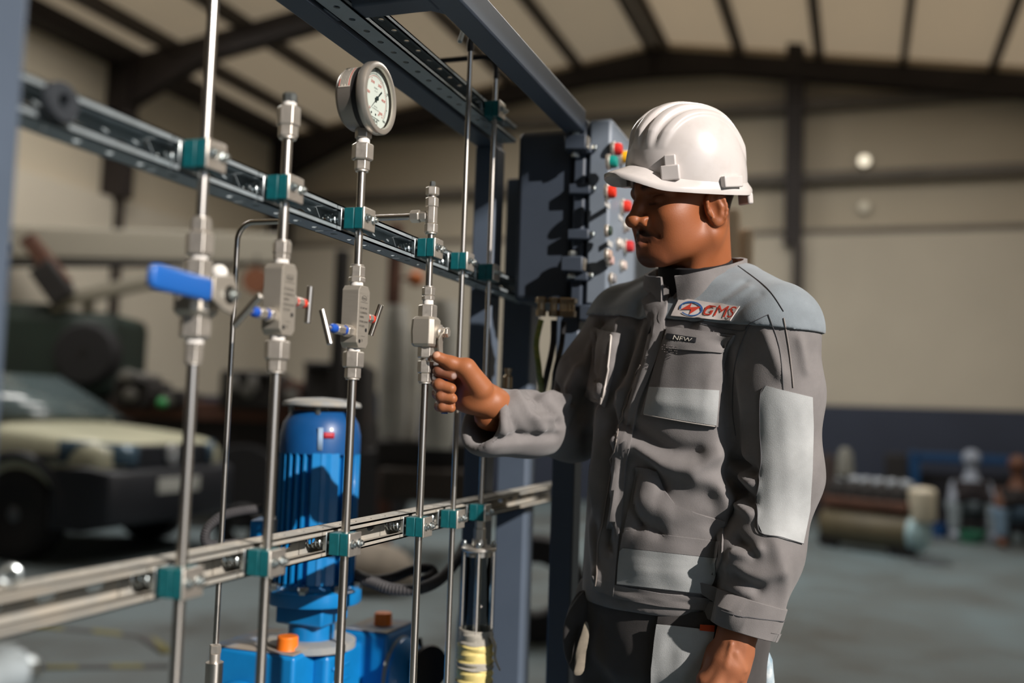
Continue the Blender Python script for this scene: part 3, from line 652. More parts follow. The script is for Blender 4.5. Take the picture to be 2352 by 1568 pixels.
def smin(a, b, k):
    h = np.clip(.5+.5*(b-a)/k, 0, 1); return b*(1-h)+a*h-k*h*(1-h)
def smax(a, b, k): return -smin(-a, -b, k)
def s_ell(p, c, r):
    q = (p-np.array(c)); r = np.array(r, float); k0 = np.linalg.norm(q/r, axis=1); k1 = np.linalg.norm(q/(r*r), axis=1)+1e-9; return k0*(k0-1)/k1
def s_sph(p, c, r): return np.linalg.norm(p-np.array(c), axis=1)-r
def s_cap(p, a, b, ra, rb):
    a = np.array(a, float); b = np.array(b, float); ba = b-a; t = np.clip(((p-a)@ba)/(ba@ba), 0, 1)
    return np.linalg.norm(p-a-t[:, None]*ba, axis=1)-(ra+(rb-ra)*t)
def s_chain(p, pts, rad, k=.02):
    d = None
    for i in range(len(pts)-1):
        e = s_cap(p, pts[i], pts[i+1], rad[i], rad[i+1]); d = e if d is None else smin(d, e, k)
    return d
def s_plane(p, o, n): return (p-np.array(o))@_n(n)
def vnormals(V, F):
    a, b, c, d = (V[F[:, i]] for i in range(4)); n = np.cross(c-a, d-b); N = np.zeros_like(V)
    for i in range(4): np.add.at(N, F[:, i], n)
    return N/(np.linalg.norm(N, axis=1)[:, None]+1e-12)
def relax(V, F, n=1, w=.5):
    for _ in range(n):
        S = np.zeros_like(V); C = np.zeros(len(V))
        for i in range(4):
            for j in (1, 3): np.add.at(S, F[:, i], V[F[:, (i+j) % 4]]); np.add.at(C, F[:, i], 1)
        V = V*(1-w)+w*S/np.maximum(C, 1)[:, None]
    return V
def polydist(V, P, cut):
    P = np.array(P, float); D = np.full(len(V), 1e9); m = ((V > P.min(0)-cut) & (V < P.max(0)+cut)).all(1); ix = np.where(m)[0]
    if not len(ix): return ix, D[ix]
    Q = V[ix]; D = np.full(len(ix), 1e9)
    for a, b in zip(P[:-1], P[1:]):
        ba = b-a; t = np.clip(((Q-a)@ba)/(ba@ba+1e-12), 0, 1); D = np.minimum(D, np.linalg.norm(Q-a-t[:, None]*ba, axis=1))
    return ix, D
class Surf:                                       # a built surface that trim, pockets and seams are laid on
    def __init__(s, V, F): s.V = V; s.F = F; s.t = BVHTree.FromPolygons(V.tolist(), F.tolist())
    def hit(s, px, py):
        d = Vector(ray(px, py)); r = s.t.ray_cast(Vector(CAM), d.normalized())
        if r[0] is None or r[3] > 2.6:
            r = s.t.find_nearest(Vector(dep(px, py, 1.8)))
        n = np.array(r[1]); n = n if n@np.array(d) < 0 else -n
        return np.array(r[0]), n
    def line(s, pts, n=24, off=0.0):
        P = smooth_path([(a, b, 0) for a, b in pts], n) if len(pts) > 2 else np.linspace((*pts[0], 0), (*pts[1], 0), n)
        return np.array([(lambda h: h[0]+h[1]*off)(s.hit(a, b)) for a, b, _ in P])
    def patch(s, top, bot, nu=24, nv=18, off=.002, puff=0.0, left=None, right=None, nz=0.0):
        def smp(pts, n):
            P = np.array([(a, b, 0) for a, b in pts], float)
            d = np.r_[0, np.cumsum(np.linalg.norm(np.diff(P, axis=0), axis=1))]; t = np.linspace(0, d[-1], n)
            return np.stack([np.interp(t, d, P[:, 0]), np.interp(t, d, P[:, 1])], 1)
        T, B = smp(top, nu), smp(bot, nu); Lf = smp(left, nv) if left else smp([T[0], B[0]], nv); Rt = smp(right, nv) if right else smp([T[-1], B[-1]], nv)
        G = np.zeros((nv, nu, 3)); Nn = np.zeros((nv, nu, 3))
        for j in range(nv):
            v = j/(nv-1)
            for i in range(nu):
                u = i/(nu-1); p = (1-v)*T[i]+v*B[i]+(1-u)*Lf[j]+u*Rt[j]-((1-u)*(1-v)*T[0]+u*(1-v)*T[-1]+(1-u)*v*B[0]+u*v*B[-1])
                G[j, i], Nn[j, i] = s.hit(*p)
        for _ in range(2): Nn[1:-1, 1:-1] = (Nn[1:-1, 1:-1]*2+Nn[:-2, 1:-1]+Nn[2:, 1:-1]+Nn[1:-1, :-2]+Nn[1:-1, 2:])/6
        Nn /= np.linalg.norm(Nn, axis=2)[..., None]
        u = np.linspace(0, 1, nu)[None, :]; v = np.linspace(0, 1, nv)[:, None]
        w = np.minimum(1, 6*np.minimum(u, 1-u))*np.minimum(1, 6*np.minimum(v, 1-v)); hgt = off+puff*w
        if nz: hgt = hgt+nz*w*(np.sin(u*9+v*7)+.7*np.sin(u*17-v*5+1)+.5*np.sin(v*23+u*3))
        return G+Nn*hgt[..., None], Nn
def sheet(G, Nn, th):                              # close a laid-on grid into a thin solid
    mb = MB(); n, m = G.shape[:2]; B = G-Nn*th; mb.grid(G); mb.grid(B, True)
    for a, b in ((G[0], B[0]), (B[-1], G[-1]), (B[:, 0], G[:, 0]), (G[:, -1], B[:, -1])): mb.grid(np.array([a, b]))
    return mb
# ------------------------------------------------------------------ the worker
m_skin = bpy.data.materials.new('skin'); m_skin.use_nodes = True
_nt = m_skin.node_tree; _b = _nt.nodes['Principled BSDF']; _at = _nt.nodes.new('ShaderNodeVertexColor'); _at.layer_name = 'tone'
_tc = _nt.nodes.new('ShaderNodeTexCoord'); _nz = _nt.nodes.new('ShaderNodeTexNoise'); _nz.inputs['Scale'].default_value = 420; _nz.inputs['Detail'].default_value = 3
_bp = _nt.nodes.new('ShaderNodeBump'); _bp.inputs['Strength'].default_value = .18; _bp.inputs['Distance'].default_value = .0008
_nt.links.new(_tc.outputs['Object'], _nz.inputs['Vector']); _nt.links.new(_nz.outputs['Fac'], _bp.inputs['Height']); _nt.links.new(_bp.outputs[0], _b.inputs['Normal'])
_nt.links.new(_at.outputs['Color'], _b.inputs['Base Color']); _b.inputs['Roughness'].default_value = .5; _b.inputs['Subsurface Weight'].default_value = .12
_b.inputs['Subsurface Radius'].default_value = (.008, .003, .0015); _b.inputs['Subsurface Scale'].default_value = .6; _b.inputs['Specular IOR Level'].default_value = .4
m_jk = M('workwear_grey', '#807c7b', .85, var=.22, vscale=14, bump=.25, bscale=900, sheen=.25)
m_jl = M('workwear_pale', '#b6b9b9', .85, var=.25, vscale=11, bump=.25, bscale=900, sheen=.25)
m_jy = M('workwear_blue', '#8d979e', .85, var=.25, vscale=11, bump=.25, bscale=900, sheen=.25)
m_tr = M('trouser_dark', '#413e3d', .88, var=.25, vscale=12, bump=.25, bscale=900, sheen=.2)
m_pip = M('reflective_piping', '#c9c2bb', .5); m_seam = M('seam_thread', '#5b5b5e', .8)
HUP = np.array([0, 0, 1.0]); _Rh = _n(CR*np.array([1, 1, 0])); _Fh = _n(CF*np.array([1, 1, 0]))
def facing(deg):                                   # 0 = towards picture left, 90 = towards the camera
    a = math.radians(deg); return -_Rh*math.cos(a)-_Fh*math.sin(a)
# --- head frame
HY, HP, HS = 26.0, 10.0, .96
_hf = facing(HY); hl = np.cross(HUP, _hf); a_ = math.radians(HP); hf = _hf*math.cos(a_)-HUP*math.sin(a_); hu = np.cross(hf, hl); _rl = math.radians(4); hl, hu = hl*math.cos(_rl)-hu*math.sin(_rl), hu*math.cos(_rl)+hl*math.sin(_rl)
HO = dep(1580, 483, 1.80); HM = np.stack([hf, hl, hu])          # rows: local axes
def to_h(p): return (p-HO)@HM.T/HS
def h2w(q): return HO+HS*np.asarray(q, float)@HM
PS = {}
BF = facing(48); BL = np.cross(HUP, BF)            # torso frame
neck0 = dep(1606, 655, 1.84)
def head_sdf(P):
    p = to_h(P); ys = np.abs(p[:, 1]); pm = np.stack([p[:, 0], ys, p[:, 2]], 1)
    d = s_ell(p, (.000, 0, .048), (.099, .076, .088))
    d = smin(d, s_ell(p, (.042, 0, -.008), (.064, .061, .080)), .02)
    d = smin(d, s_ell(p, (.068, 0, -.054), (.044, .042, .038)), .02)                   # muzzle
    d = smin(d, s_cap(pm, (.000, .055, -.050), (.080, .021, -.079), .021, .0175), .028)    # jaw line
    d = smin(d, s_ell(p, (.090, 0, -.078), (.0205, .022, .0165)), .016)                # chin
    d = smin(d, s_ell(pm, (.062, .044, -.010), (.034, .022, .026)), .024)
    d = smin(d, s_ell(pm, (.050, .040, -.045), (.036, .022, .032)), .024)              # cheek bone
    d = smin(d, s_cap(pm, (.097, .004, .043), (.078, .050, .041), .0125, .011), .014)  # brow
    d = smax(d, -s_ell(pm, (.107, .033, .0235), (.017, .017, .0115)), .012)            # orbit
    lid = s_ell(pm, (.0795, .032, .0215), (.0160, .0175, .0125))
    d = smin(d, lid, .004)
    # nose
    d = smin(d, s_chain(p, [(.099, 0, .034), (.109, 0, .014), (.1235, 0, -.010)], [.0075, .0085, .0118], .01), .010)
    d = smin(d, s_ell(p, (.1235, 0, -.0125), (.0140, .0150, .0125)), .006)
    d = smin(d, s_ell(pm, (.1075, .0170, -.0160), (.0135, .0090, .0100)), .006)
    d = smax(d, -s_ell(pm, (.1165, .0085, -.0262), (.0075, .0045, .0042)), .003)
    # mouth
    d = smin(d, s_cap(pm, (.1110, 0, -.0410), (.090, .025, -.0530), .0088, .0040), .006)
    d = smin(d, s_cap(pm, (.1100, 0, -.0570), (.089, .024, -.0560), .0100, .0045), .006)
    d = smax(d, -s_cap(pm, (.1220, 0, -.0487), (.0955, .028, -.0560), .0019, .0016), .0035)
    d = smax(d, -s_cap(pm, (.1190, 0, -.0330), (.1185, 0, -.0400), .0028, .0028), .004)
    # smile fold and lid line
    d = smax(d, -s_cap(pm, (.108, .0245, -.018), (.094, .036, -.044), .0016, .0012), .010)
    d = smax(d, -s_cap(pm, (.0965, .020, .0150), (.0850, .047, .0150), .0011, .0011), .0025)
    d = smax(d, -s_cap(pm, (.0965, .020, .0300), (.0850, .048, .0290), .0012, .0010), .0035)
    # ear, leaning back
    q = pm-np.array((.003, .0750, -.006)); c, s = math.cos(.25), math.sin(.25); q = np.stack([q[:, 0]*c-q[:, 2]*s, q[:, 1]-.30*np.maximum(-q[:, 0]+.008, 0), q[:, 0]*s+q[:, 2]*c], 1)
    er = s_ell(q, (-.006, -.002, .002), (.0200, .0065, .0310))
    t = np.linspace(-.55, 1.25*math.pi+.35, 15); hp = [(-.0060+.0165*math.cos(x+0)*1.0, .0035, .004+.0265*math.sin(x)) for x in t]
    hel = s_chain(q, hp, [.0028]+[.0036]*13+[.003], .002)
    er = smax(er, -s_ell(q, (.0010, .0070, .0010), (.0105, .0080, .0165)), .004)
    er = smin(er, hel, .003)
    er = smin(er, s_chain(q, [(-.012, .0035, .018), (-.0135, .0040, .000), (-.008, .0040, -.013)], [.0026, .003, .0028], .003), .004)
    er = smin(er, s_ell(q, (.0105, .0020, -.0035), (.0045, .0045, .0060)), .003)
    er = smin(er, s_ell(q, (.000, .0010, -.0230), (.0085, .0042, .0085)), .004)
    d = smin(d, er, .004)
    return d*HS
NECKB = to_h(neck0[None])[0]
def bust_sdf(P):
    d = head_sdf(P); p = to_h(P)
    nk = s_cap(p, (-.020, 0, -.030), NECKB+np.array((0, 0, -.02)), .0585, .062)*HS
    d = smin(d, nk, .022)
    nm = np.stack([p[:, 0], np.abs(p[:, 1]), p[:, 2]], 1)
    d = smin(d, s_cap(nm, (-.022, .056, -.028), (.040, .018, -.165), .010, .011)*HS, .03)
    return d
V, F = surfnet(bust_sdf, HO-np.array((.16, .16, .27)), HO+np.array((.16, .16, .155)), .0024)
keep = (V[F].mean(1)[:, 2] > neck0[2]-.03); F = F[keep]
def zone(w, e): return np.clip(1-w/e, 0, 1)
def head_tone(V):
    p = to_h(V); ys = np.abs(p[:, 1]); pm = np.stack([p[:, 0], ys, p[:, 2]], 1); C = np.tile(lin('#9a5b37'), (len(V), 1))
    def mix(c, w): C[:] = C*(1-w[:, None])+np.array(lin(c))*w[:, None]
    n = .5+.5*np.sin(V[:, 0]*91+3*np.sin(V[:, 2]*57))*np.sin(V[:, 1]*73+V[:, 2]*49); mix('#8a4f30', n*.25)
    mix('#7a4630', zone(np.maximum(s_ell(p, (.085, 0, -.070), (.04, .045, .04)), 0), .012)*.45)      # beard shadow
    mix('#6b453c', zone(np.maximum(s_cap(pm, (.1125, 0, -.0425), (.093, .023, -.0530), .0065, .0030), 0), .003)*.8)
    mix('#70473f', zone(np.maximum(s_cap(pm, (.1115, 0, -.0565), (.090, .022, -.0560), .0080, .0035), 0), .003)*.8)
    mo = np.maximum(s_cap(pm, (.116, .004, -.0320), (.091, .033, -.0540), .0046, .0034), 0); mix('#1e120f', zone(mo, .007)*.93)
    mo = np.maximum(s_cap(pm, (.091, .033, -.0540), (.084, .030, -.070), .002, .003), 0); mix('#2c1a14', zone(mo, .006)*.6)
    mo = np.maximum(s_ell(p, (.097, 0, -.086), (.02, .02, .012)), 0); mix('#2a1a14', zone(mo, .008)*.75)
    mo = np.maximum(s_cap(pm, (.103, .014, .045), (.083, .052, .047), .0045, .0030), 0); mix('#1c1310', zone(mo, .004)*.9)
    mo = np.maximum(s_cap(pm, (.0975, .020, .0145), (.0850, .048, .0145), .0014, .0010), 0); mix('#120b0a', zone(mo, .0022)*.95)
    mix('#6d4028', zone(np.maximum(s_ell(pm, (.095, .033, .022), (.02, .024, .018)), 0), .01)*.5)
    # cropped hair behind the ear, fading down the neck
    hb = np.clip((-.030-p[:, 0])/.012, 0, 1)*np.clip((p[:, 2]+.040+.45*(-.03-p[:, 0])*0)/.035, 0, 1); mix('#2b201c', hb*.93)
    hb = np.clip((p[:, 2]-.033)/.012, 0, 1)*np.clip((.050-p[:, 0])/.03, 0, 1); mix('#2b201c', hb*.9)
    return C
PARTS = [(V, F, head_tone(V))]
# --- right hand, closed round the valve lever, thumb along the top
def P3(t): return dep(*t)
rw = P3((1128, 925, 1.815))
FING = [ # knuckle, middle joint, end joint, tip
 [(1052, 842, 1.822), (1000, 842, 1.805), (1008, 851, 1.772), (1038, 862, 1.768)],
 [(1052, 872, 1.820), (1000, 874, 1.802), (1008, 884, 1.768), (1036, 892, 1.764)],
 [(1056, 900, 1.818), (1006, 903, 1.800), (1013, 910, 1.769), (1039, 915, 1.766)],
 [(1062, 926, 1.814), (1010, 932, 1.798), (1016, 934, 1.773), (1036, 937, 1.771)]]
FR = [(.0118, .0108, .0104, .0092), (.0120, .0110, .0106, .0096), (.0116, .0105, .0100, .0092), (.0108, .0096, .0090, .0084)]
TH = [P3(t) for t in ((1104, 893, 1.788), (1070, 846, 1.772), (1036, 834, 1.766), (1004, 819, 1.762))]
def rhand_sdf(P):
    c = (P3((1090, 884, 1.815))+P3((1096, 922, 1.812)))/2
    d = s_chain(P, [rw+_n(dep(1290, 975, 1.95)-rw)*.09, rw, P3((1095, 905, 1.812))], [.0260, .0268, .0300], .02)
    for k in range(4): d = smin(d, s_cap(P, P3((1100, 890+k*12, 1.816)), P3(FING[k][0]), .017, .0135), .012)
    d = smin(d, s_ell(P-P3((1083, 884, 1.797)), (0, 0, 0), (.026, .020, .028)), .014)
    d = smin(d, s_ell(P-P3((1088, 926, 1.798)), (0, 0, 0), (.030, .018, .019)), .014)
    for k in range(4): d = smin(d, s_chain(P, [P3(t) for t in FING[k]], FR[k], .004), .0028)
    th = s_chain(P, TH, [.0185, .0150, .0120, .0098], .008); d = smin(d, th, .004)
    d = smin(d, s_cap(P, TH[0], TH[1], .0195, .0150), .014)
    return d
a = P3((1190, 960, 1.86)); V, F = surfnet(rhand_sdf, np.minimum.reduce([P3((960, 990, 1.70)), P3((1210, 780, 1.95)), P3((960, 780, 1.70)), P3((1210, 990, 1.95))])-.02, np.maximum.reduce([P3((960, 990, 1.70)), P3((1210, 780, 1.95)), P3((960, 780, 1.70)), P3((1210, 990, 1.95))])+.02, .0019)
C = np.tile(lin('#9c603c'), (len(V), 1))
def cmix(C, col, w): C[:] = C*(1-w[:, None])+np.array(lin(col))*w[:, None]
for k in range(4): cmix(C, '#7d5040', zone(np.maximum(np.min([np.linalg.norm(V-P3(t), axis=1) for t in FING[k][1:3]], 0)-.008, 0), .012)*(.75, .45, .5, .35)[k])
cmix(C, '#6a4438', zone(np.maximum(s_cap(V, P3(FING[0][2]), P3(FING[0][3]), .011, .010), 0), .002)*.6)
tn = P3((1001, 812, 1.752)); cmix(C, '#c99a80', zone(np.maximum(s_ell(V-tn, (0, 0, 0), (.007, .007, .006)), 0), .002)*.9)
tn = P3((1044, 864, 1.758)); cmix(C, '#a98f88', zone(np.maximum(s_ell(V-tn, (0, 0, 0), (.0045, .006, .0055)), 0), .002)*.85)
PARTS.append((V, F, C))
# --- left hand hanging at the side
LW = (1690, 1470, 1.665)
lw = P3(LW)
LF = [[(1618, 1560, 1.655), (1606, 1612, 1.650), (1612, 1650, 1.655), (1622, 1680, 1.66)],
      [(1640, 1578, 1.640), (1632, 1640, 1.635), (1640, 1682, 1.64), (1650, 1712, 1.645)],
      [(1668, 1580, 1.645), (1664, 1640, 1.640), (1672, 1680, 1.645), (1680, 1708, 1.65)],
      [(1694, 1572, 1.660), (1696, 1622, 1.660), (1702, 1655, 1.665), (1706, 1676, 1.67)]]
def lhand_sdf(P):
    d = s_chain(P, [P3((1705, 1400, 1.68)), P3((1694, 1452, 1.668)), P3((1672, 1520, 1.660))], [.031, .0285, .034], .02)
    for k in range(4): d = smin(d, s_cap(P, P3((1668+k*12, 1500, 1.663)), P3(LF[k][0]), .019, .0135), .012)
    for k in range(4):
        d = smin(d, s_cap(P, P3((1672+k*10, 1485, 1.645)), P3(LF[k][0])-_Fh*.006, .0075, .0065), .007)
        d = smin(d, s_chain(P, [P3(t) for t in LF[k]], FR[k], .005), .004)
    d = smin(d, s_chain(P, [P3((1648, 1500, 1.675)), P3((1622, 1552, 1.690)), P3((1612, 1600, 1.700)), P3((1616, 1640, 1.700))], [.020, .0145, .0120, .0100], .008), .010)
    for (a, b) in (((1712, 1480, 1.639), (1702, 1560, 1.640)), ((1680, 1478, 1.634), (1668, 1530, 1.630)), ((1690, 1500, 1.633), (1712, 1540, 1.637))): d = smin(d, s_cap(P, P3(a), P3(b), .0012, .0012), .008)
    return d
pts = np.array([P3((1560, 1380, 1.6)), P3((1780, 1380, 1.6)), P3((1560, 1740, 1.6)), P3((1780, 1740, 1.6)), P3((1560, 1380, 1.76)), P3((1780, 1740, 1.76))])
V, F = surfnet(lhand_sdf, pts.min(0)-.03, pts.max(0)+.03, .0024)
C = np.tile(lin('#a3694a'), (len(V), 1)); cmix(C, '#8a5034', .35*(.5+.5*np.sin(V[:, 2]*120+V[:, 0]*90))); PARTS.append((V, F, C))
# --- body under the clothes
SHL, SHR = dep(1784, 752, 1.715), dep(1440, 742, 1.98)
ELL, ELR = dep(1800, 1090, 1.700), dep(1316, 985, 1.975)
WRL, WRR = dep(1712, 1440, 1.672), dep(1122, 955, 1.825)
PEL = dep(1536, 1400, 1.86)
HIPL, HIPR = PEL+BL*.095, PEL-BL*.095
KNL, KNR = HIPL*np.array([1, 1, 0])+BF*.03+HUP*.50, HIPR*np.array([1, 1, 0])+BF*.035+HUP*.50
ANL, ANR = HIPL*np.array([1, 1, 0])-BF*.02+HUP*.09, HIPR*np.array([1, 1, 0])+BF*.05+HUP*.09
CHEST = dep(1590, 860, 1.86)
def inner_sdf(P):
    d = s_chain(P, [neck0-HUP*.0, CHEST, PEL], [.055, .10, .11], .05)
    d = smin(d, s_chain(P, [SHL, ELL, WRL], [.045, .035, .028], .02), .03); d = smin(d, s_chain(P, [SHR, ELR, WRR], [.045, .035, .028], .02), .03)
    d = smin(d, s_chain(P, [HIPL, KNL, ANL], [.07, .05, .04], .02), .03); d = smin(d, s_chain(P, [HIPR, KNR, ANR], [.07, .05, .04], .02), .03)
    return d
al = np.array([neck0, SHL, SHR, ELL, ELR, WRL, WRR, ANL, ANR, PEL])
V, F = surfnet(inner_sdf, al.min(0)-.14, al.max(0)+.08, .012); PARTS.append((V, F, np.tile(lin('#9a5b37'), (len(V), 1))))
foot = (ANL+ANR)/2*np.array([1, 1, 0])
man = empty('person', foot, 'worker in white hard hat and grey work jacket gripping a valve', 'person')
o_ = 0; VV, FF, CC = [], [], []
for V, F, C in PARTS: VV.append(V); FF.append(F+o_); CC.append(C); o_ += len(V)
VV = np.concatenate(VV); FF = np.concatenate(FF); CC = np.concatenate(CC)
body = link_mesh('body', VV, FF, m_skin, man, smooth=180)
ca = body.data.color_attributes.new('tone', 'FLOAT_COLOR', 'POINT'); ca.data.foreach_set('color', np.c_[CC, np.ones(len(CC))].astype(np.float32).ravel())
# --- jacket: sections of the trunk by picture row: (row, centre column, depth, half width across, half depth front to back)
SEC = [(640, 1606, 1.845, .075, .070), (672, 1606, 1.85, .125, .086), (705, 1603, 1.855, .165, .102), (760, 1598, 1.86, .180, .122), (860, 1588, 1.865, .184, .138),
       (960, 1578, 1.868, .180, .142), (1080, 1562, 1.868, .172, .140), (1200, 1550, 1.868, .168, .140), (1300, 1543, 1.866, .166, .142), (1400, 1538, 1.865, .164, .140)]
SZ = np.array([dep(c, r, d) for r, c, d, _, _ in SEC]); so = np.argsort(SZ[:, 2]); SZ = SZ[so]; SA = np.array([s[3] for s in SEC])[so]; SB = np.array([s[4] for s in SEC])[so]
def trunk(P, grow=0.0):
    z = P[:, 2]; c = np.stack([np.interp(z, SZ[:, 2], SZ[:, i]) for i in range(2)]+[z], 1); a = np.interp(z, SZ[:, 2], SA)+grow; b = np.interp(z, SZ[:, 2], SB)+grow
    q = P-c; x = np.abs(q@BL)/a; y = np.abs(q@BF)/b; e = 2.35; k = (x**e+y**e)**(1/e)
    return (k-1)*np.minimum(a, b)*.92
HEM = dep(1540, 1388, 1.85)[2]; 
LARM = [SHL-HUP*.005, SHL+(ELL-SHL)*.45+BF*.0, ELL, ELL+(WRL-ELL)*.5, WRL]; LR = [.074, .070, .0615, .0590, .0535]
RARM = [SHR, SHR+(ELR-SHR)*.5-BL*.012, ELR, ELR+(WRR-ELR)*.55, WRR]; RR = [.074, .070, .0600, .0540, .0520]
LD = _n(WRL-ELL); RD = _n(WRR-ELR)
LCUT = dep(1727, 1456, 1.672); RCUT = dep(1106, 960, 1.822)
CUTN = _n(RD*.95+CU*.25)
def sleeves(P, g=0.0):
    l = s_chain(P, LARM, [r+g for r in LR], .03); r = s_chain(P, RARM, [x+g for x in RR], .03)
    # loose flared cuff on the reaching arm
    r = smin(r, s_cap(P, RARM[3]-HUP*.012, WRR-HUP*.018, .050+g, .054+g), .03)
    r = smax(r, s_plane(P, RCUT, CUTN), .004)
    r = np.maximum(r, -np.maximum(s_chain(P, [RARM[3]+.3*(WRR-RARM[3])-HUP*.010, WRR+RD*.08-HUP*.014], [.036, .0475], .02), -s_plane(P, RCUT-RD*.10, RD)))
    l = smax(l, s_plane(P, LCUT, LD), .004)
    return l, r
def jacket_sdf(P):
    d = trunk(P); d = smax(d, s_plane(P, (0, 0, HEM), -HUP), .008); d = smax(d, s_plane(P, neck0+HUP*.002, HUP), .01)
    d = smin(d, s_cap(P, dep(1690, 690, 1.80), dep(1775, 745, 1.72), .064, .070), .035)
    d = smin(d, s_cap(P, dep(1520, 700, 1.93), SHR, .060, .070), .035)
    l, r = sleeves(P)
    return smin(smin(d, l, .008), r, .010)
al = np.array([neck0, SHL, SHR, ELL, ELR, WRL, WRR, dep(1540, 1400, 1.7), dep(1540, 1400, 2.0)])
JV, JF = surfnet(jacket_sdf, al.min(0)-.16, al.max(0)+.16, .0046)
JV = relax(JV, JF, 2, .5)
S0 = Surf(JV, JF)
# folds traced along the cloth: (points in picture rows/columns, height, half width)
FOLDS = [
 ([(1430, 1010), (1500, 1055), (1580, 1075), (1650, 1045)], .010, .020), ([(1440, 980), (1530, 1030), (1600, 1040)], -.007, .018), ([(1460, 1040), (1500, 1075), (1520, 1120)], -.007, .014),
 ([(1390, 900), (1375, 1050), (1362, 1200), (1375, 1330)], .009, .016), ([(1410, 950), (1398, 1100), (1395, 1250)], -.010, .014), ([(1425, 900), (1420, 1050), (1412, 1200)], .007, .012),
 ([(1355, 1000), (1360, 1150), (1372, 1290)], -.008, .016), ([(1470, 700), (1440, 800), (1405, 900)], -.008, .018), ([(1510, 750), (1475, 850), (1440, 950)], .006, .016), ([(1490, 760), (1455, 880), (1420, 990)], -.008, .012),
 ([(1600, 1100), (1650, 1110), (1670, 1150)], .008, .020), ([(1480, 1150), (1550, 1180), (1620, 1170)], .004, .02), ([(1460, 1090), (1452, 1150), (1470, 1210)], -.007, .012),
 ([(1470, 1200), (1520, 1225)], -.005, .012), ([(1712, 652), (1660, 690), (1585, 742)], -.0035, .010), ([(1722, 668), (1672, 702), (1610, 745)], .0035, .010), ([(1748, 684), (1700, 715), (1650, 748)], -.003, .010),
 # left sleeve
 ([(1690, 800), (1700, 950), (1715, 1050)], .005, .018), ([(1760, 770), (1795, 860)], .004, .012), ([(1835, 780), (1850, 850)], .004, .010),
 ([(1700, 1060), (1728, 1082)], -.010, .013), ([(1702, 1090), (1728, 1108)], .008, .012), ([(1698, 1130), (1724, 1146)], -.010, .012), ([(1700, 1160), (1724, 1180)], .007, .012),
 ([(1692, 1240), (1730, 1268)], -.009, .012), ([(1690, 1270), (1740, 1262)], .008, .012), ([(1680, 1300), (1730, 1325), (1790, 1310)], .006, .016), ([(1690, 1320), (1740, 1350)], -.007, .014), ([(1665, 1370), (1710, 1385)], -.006, .012), ([(1780, 1250), (1800, 1330), (1790, 1420)], .004, .016), ([(1660, 1395), (1700, 1400)], .006, .010),
 # right sleeve
 ([(1165, 905), (1180, 960), (1200, 1000)], -.006, .012), ([(1185, 905), (1215, 955), (1245, 985)], .007, .013), ([(1150, 930), (1160, 1000)], .004, .010), ([(1225, 900), (1265, 935), (1285, 970)], -.010, .012), ([(1245, 895), (1290, 930)], .009, .011), ([(1260, 880), (1310, 920)], -.009, .011),
 ([(1140, 1010), (1200, 1005), (1280, 1000)], -.006, .012), ([(1330, 850), (1290, 930)], .008, .014), ([(1345, 900), (1320, 980)], -.009, .016), ([(1380, 760), (1340, 850)], .006, .014), ([(1225, 960), (1280, 960)], .005, .01),
 # right chest
 ([(1380, 740), (1372, 830), (1385, 920)], -.006, .014), ([(1420, 740), (1412, 830), (1400, 900)], .006, .013), ([(1440, 760), (1425, 850)], -.006, .011),
 # under the collar and side
 ([(1560, 640), (1530, 690)], -.005, .010), ([(1660, 800), (1680, 950), (1680, 1100)], -.010, .020), ([(1650, 1130), (1668, 1250), (1650, 1350)], .006, .018)]
JN = vnormals(JV, JF); disp = np.zeros(len(JV))
for pts, h, w in FOLDS:
    P = S0.line(pts, 14); ix, D = polydist(JV, P, w*3); disp[ix] += 1.7*h*np.exp(-(D/(w*.8))**2)
from mathutils import noise as _nse
def nz3(V, s, oct=2):
    return np.array([_nse.fractal(Vector(v)*s, 1.0, 2.0, oct) for v in V.tolist()])
disp += nz3(JV, 9.0)*.0030
# small puckers along sleeves and hem
JV = JV+JN*disp[:, None]; JV = relax(JV, JF, 1, .4)
_c = JV[JF].mean(1); _rad = np.linalg.norm((_c-neck0)[:, :2], axis=1); _keep = ~(((_c-dep(1600, 738, 1.74))@_n(HUP+BL*.10) > .012) & (_rad > .100))
jk = link_mesh('jacket', JV, JF[_keep], m_jk, man, smooth=180, label='dark grey work jacket with paler panels')
JS = Surf(JV, JF)
# --- pale yoke over both shoulders: a thin shell that follows the jacket
yk = _n(HUP+BF*.05-BL*.0); yo = dep(1600, 738, 1.74)
def yoke_sdf(P):
    d = jacket_sdf(P); s = np.maximum(d-.0062, -(d+.002)); s = np.maximum(s, -s_plane(P, yo, _n(HUP*1.0+BL*.10)))
    c = to_h(P); return np.maximum(s, -(np.linalg.norm((P-neck0)-np.outer((P-neck0)@HUP, HUP), axis=1)-.090))
YV, YF = surfnet(yoke_sdf, np.minimum(SHL, SHR)-.12, np.maximum(SHL, SHR)+.14, .0030, 2.2)
YV = relax(YV, YF, 2, .5); YN_ = vnormals(YV, YF); dy = np.zeros(len(YV))
for pts, h, w in FOLDS:
    P = S0.line(pts, 14); ix, D = polydist(YV, P, w*3); dy[ix] += 1.35*h*np.exp(-(D/(w*.8))**2)
nn = np.array([S0.t.find_nearest(Vector(v))[1] for v in YV.tolist()]); sgn = np.sign((nn*vnormals(YV, YF)).sum(1)); 
nn = np.array([n if (n@(v-CHEST)) > 0 else -n for n, v in zip(nn, YV)]); YV = YV+nn*(dy+nz3(YV, 9.0)*.0030)[:, None]
yoke = link_mesh('yoke', YV, YF, m_jy, jk, smooth=60, label='pale blue-grey shoulder yoke')
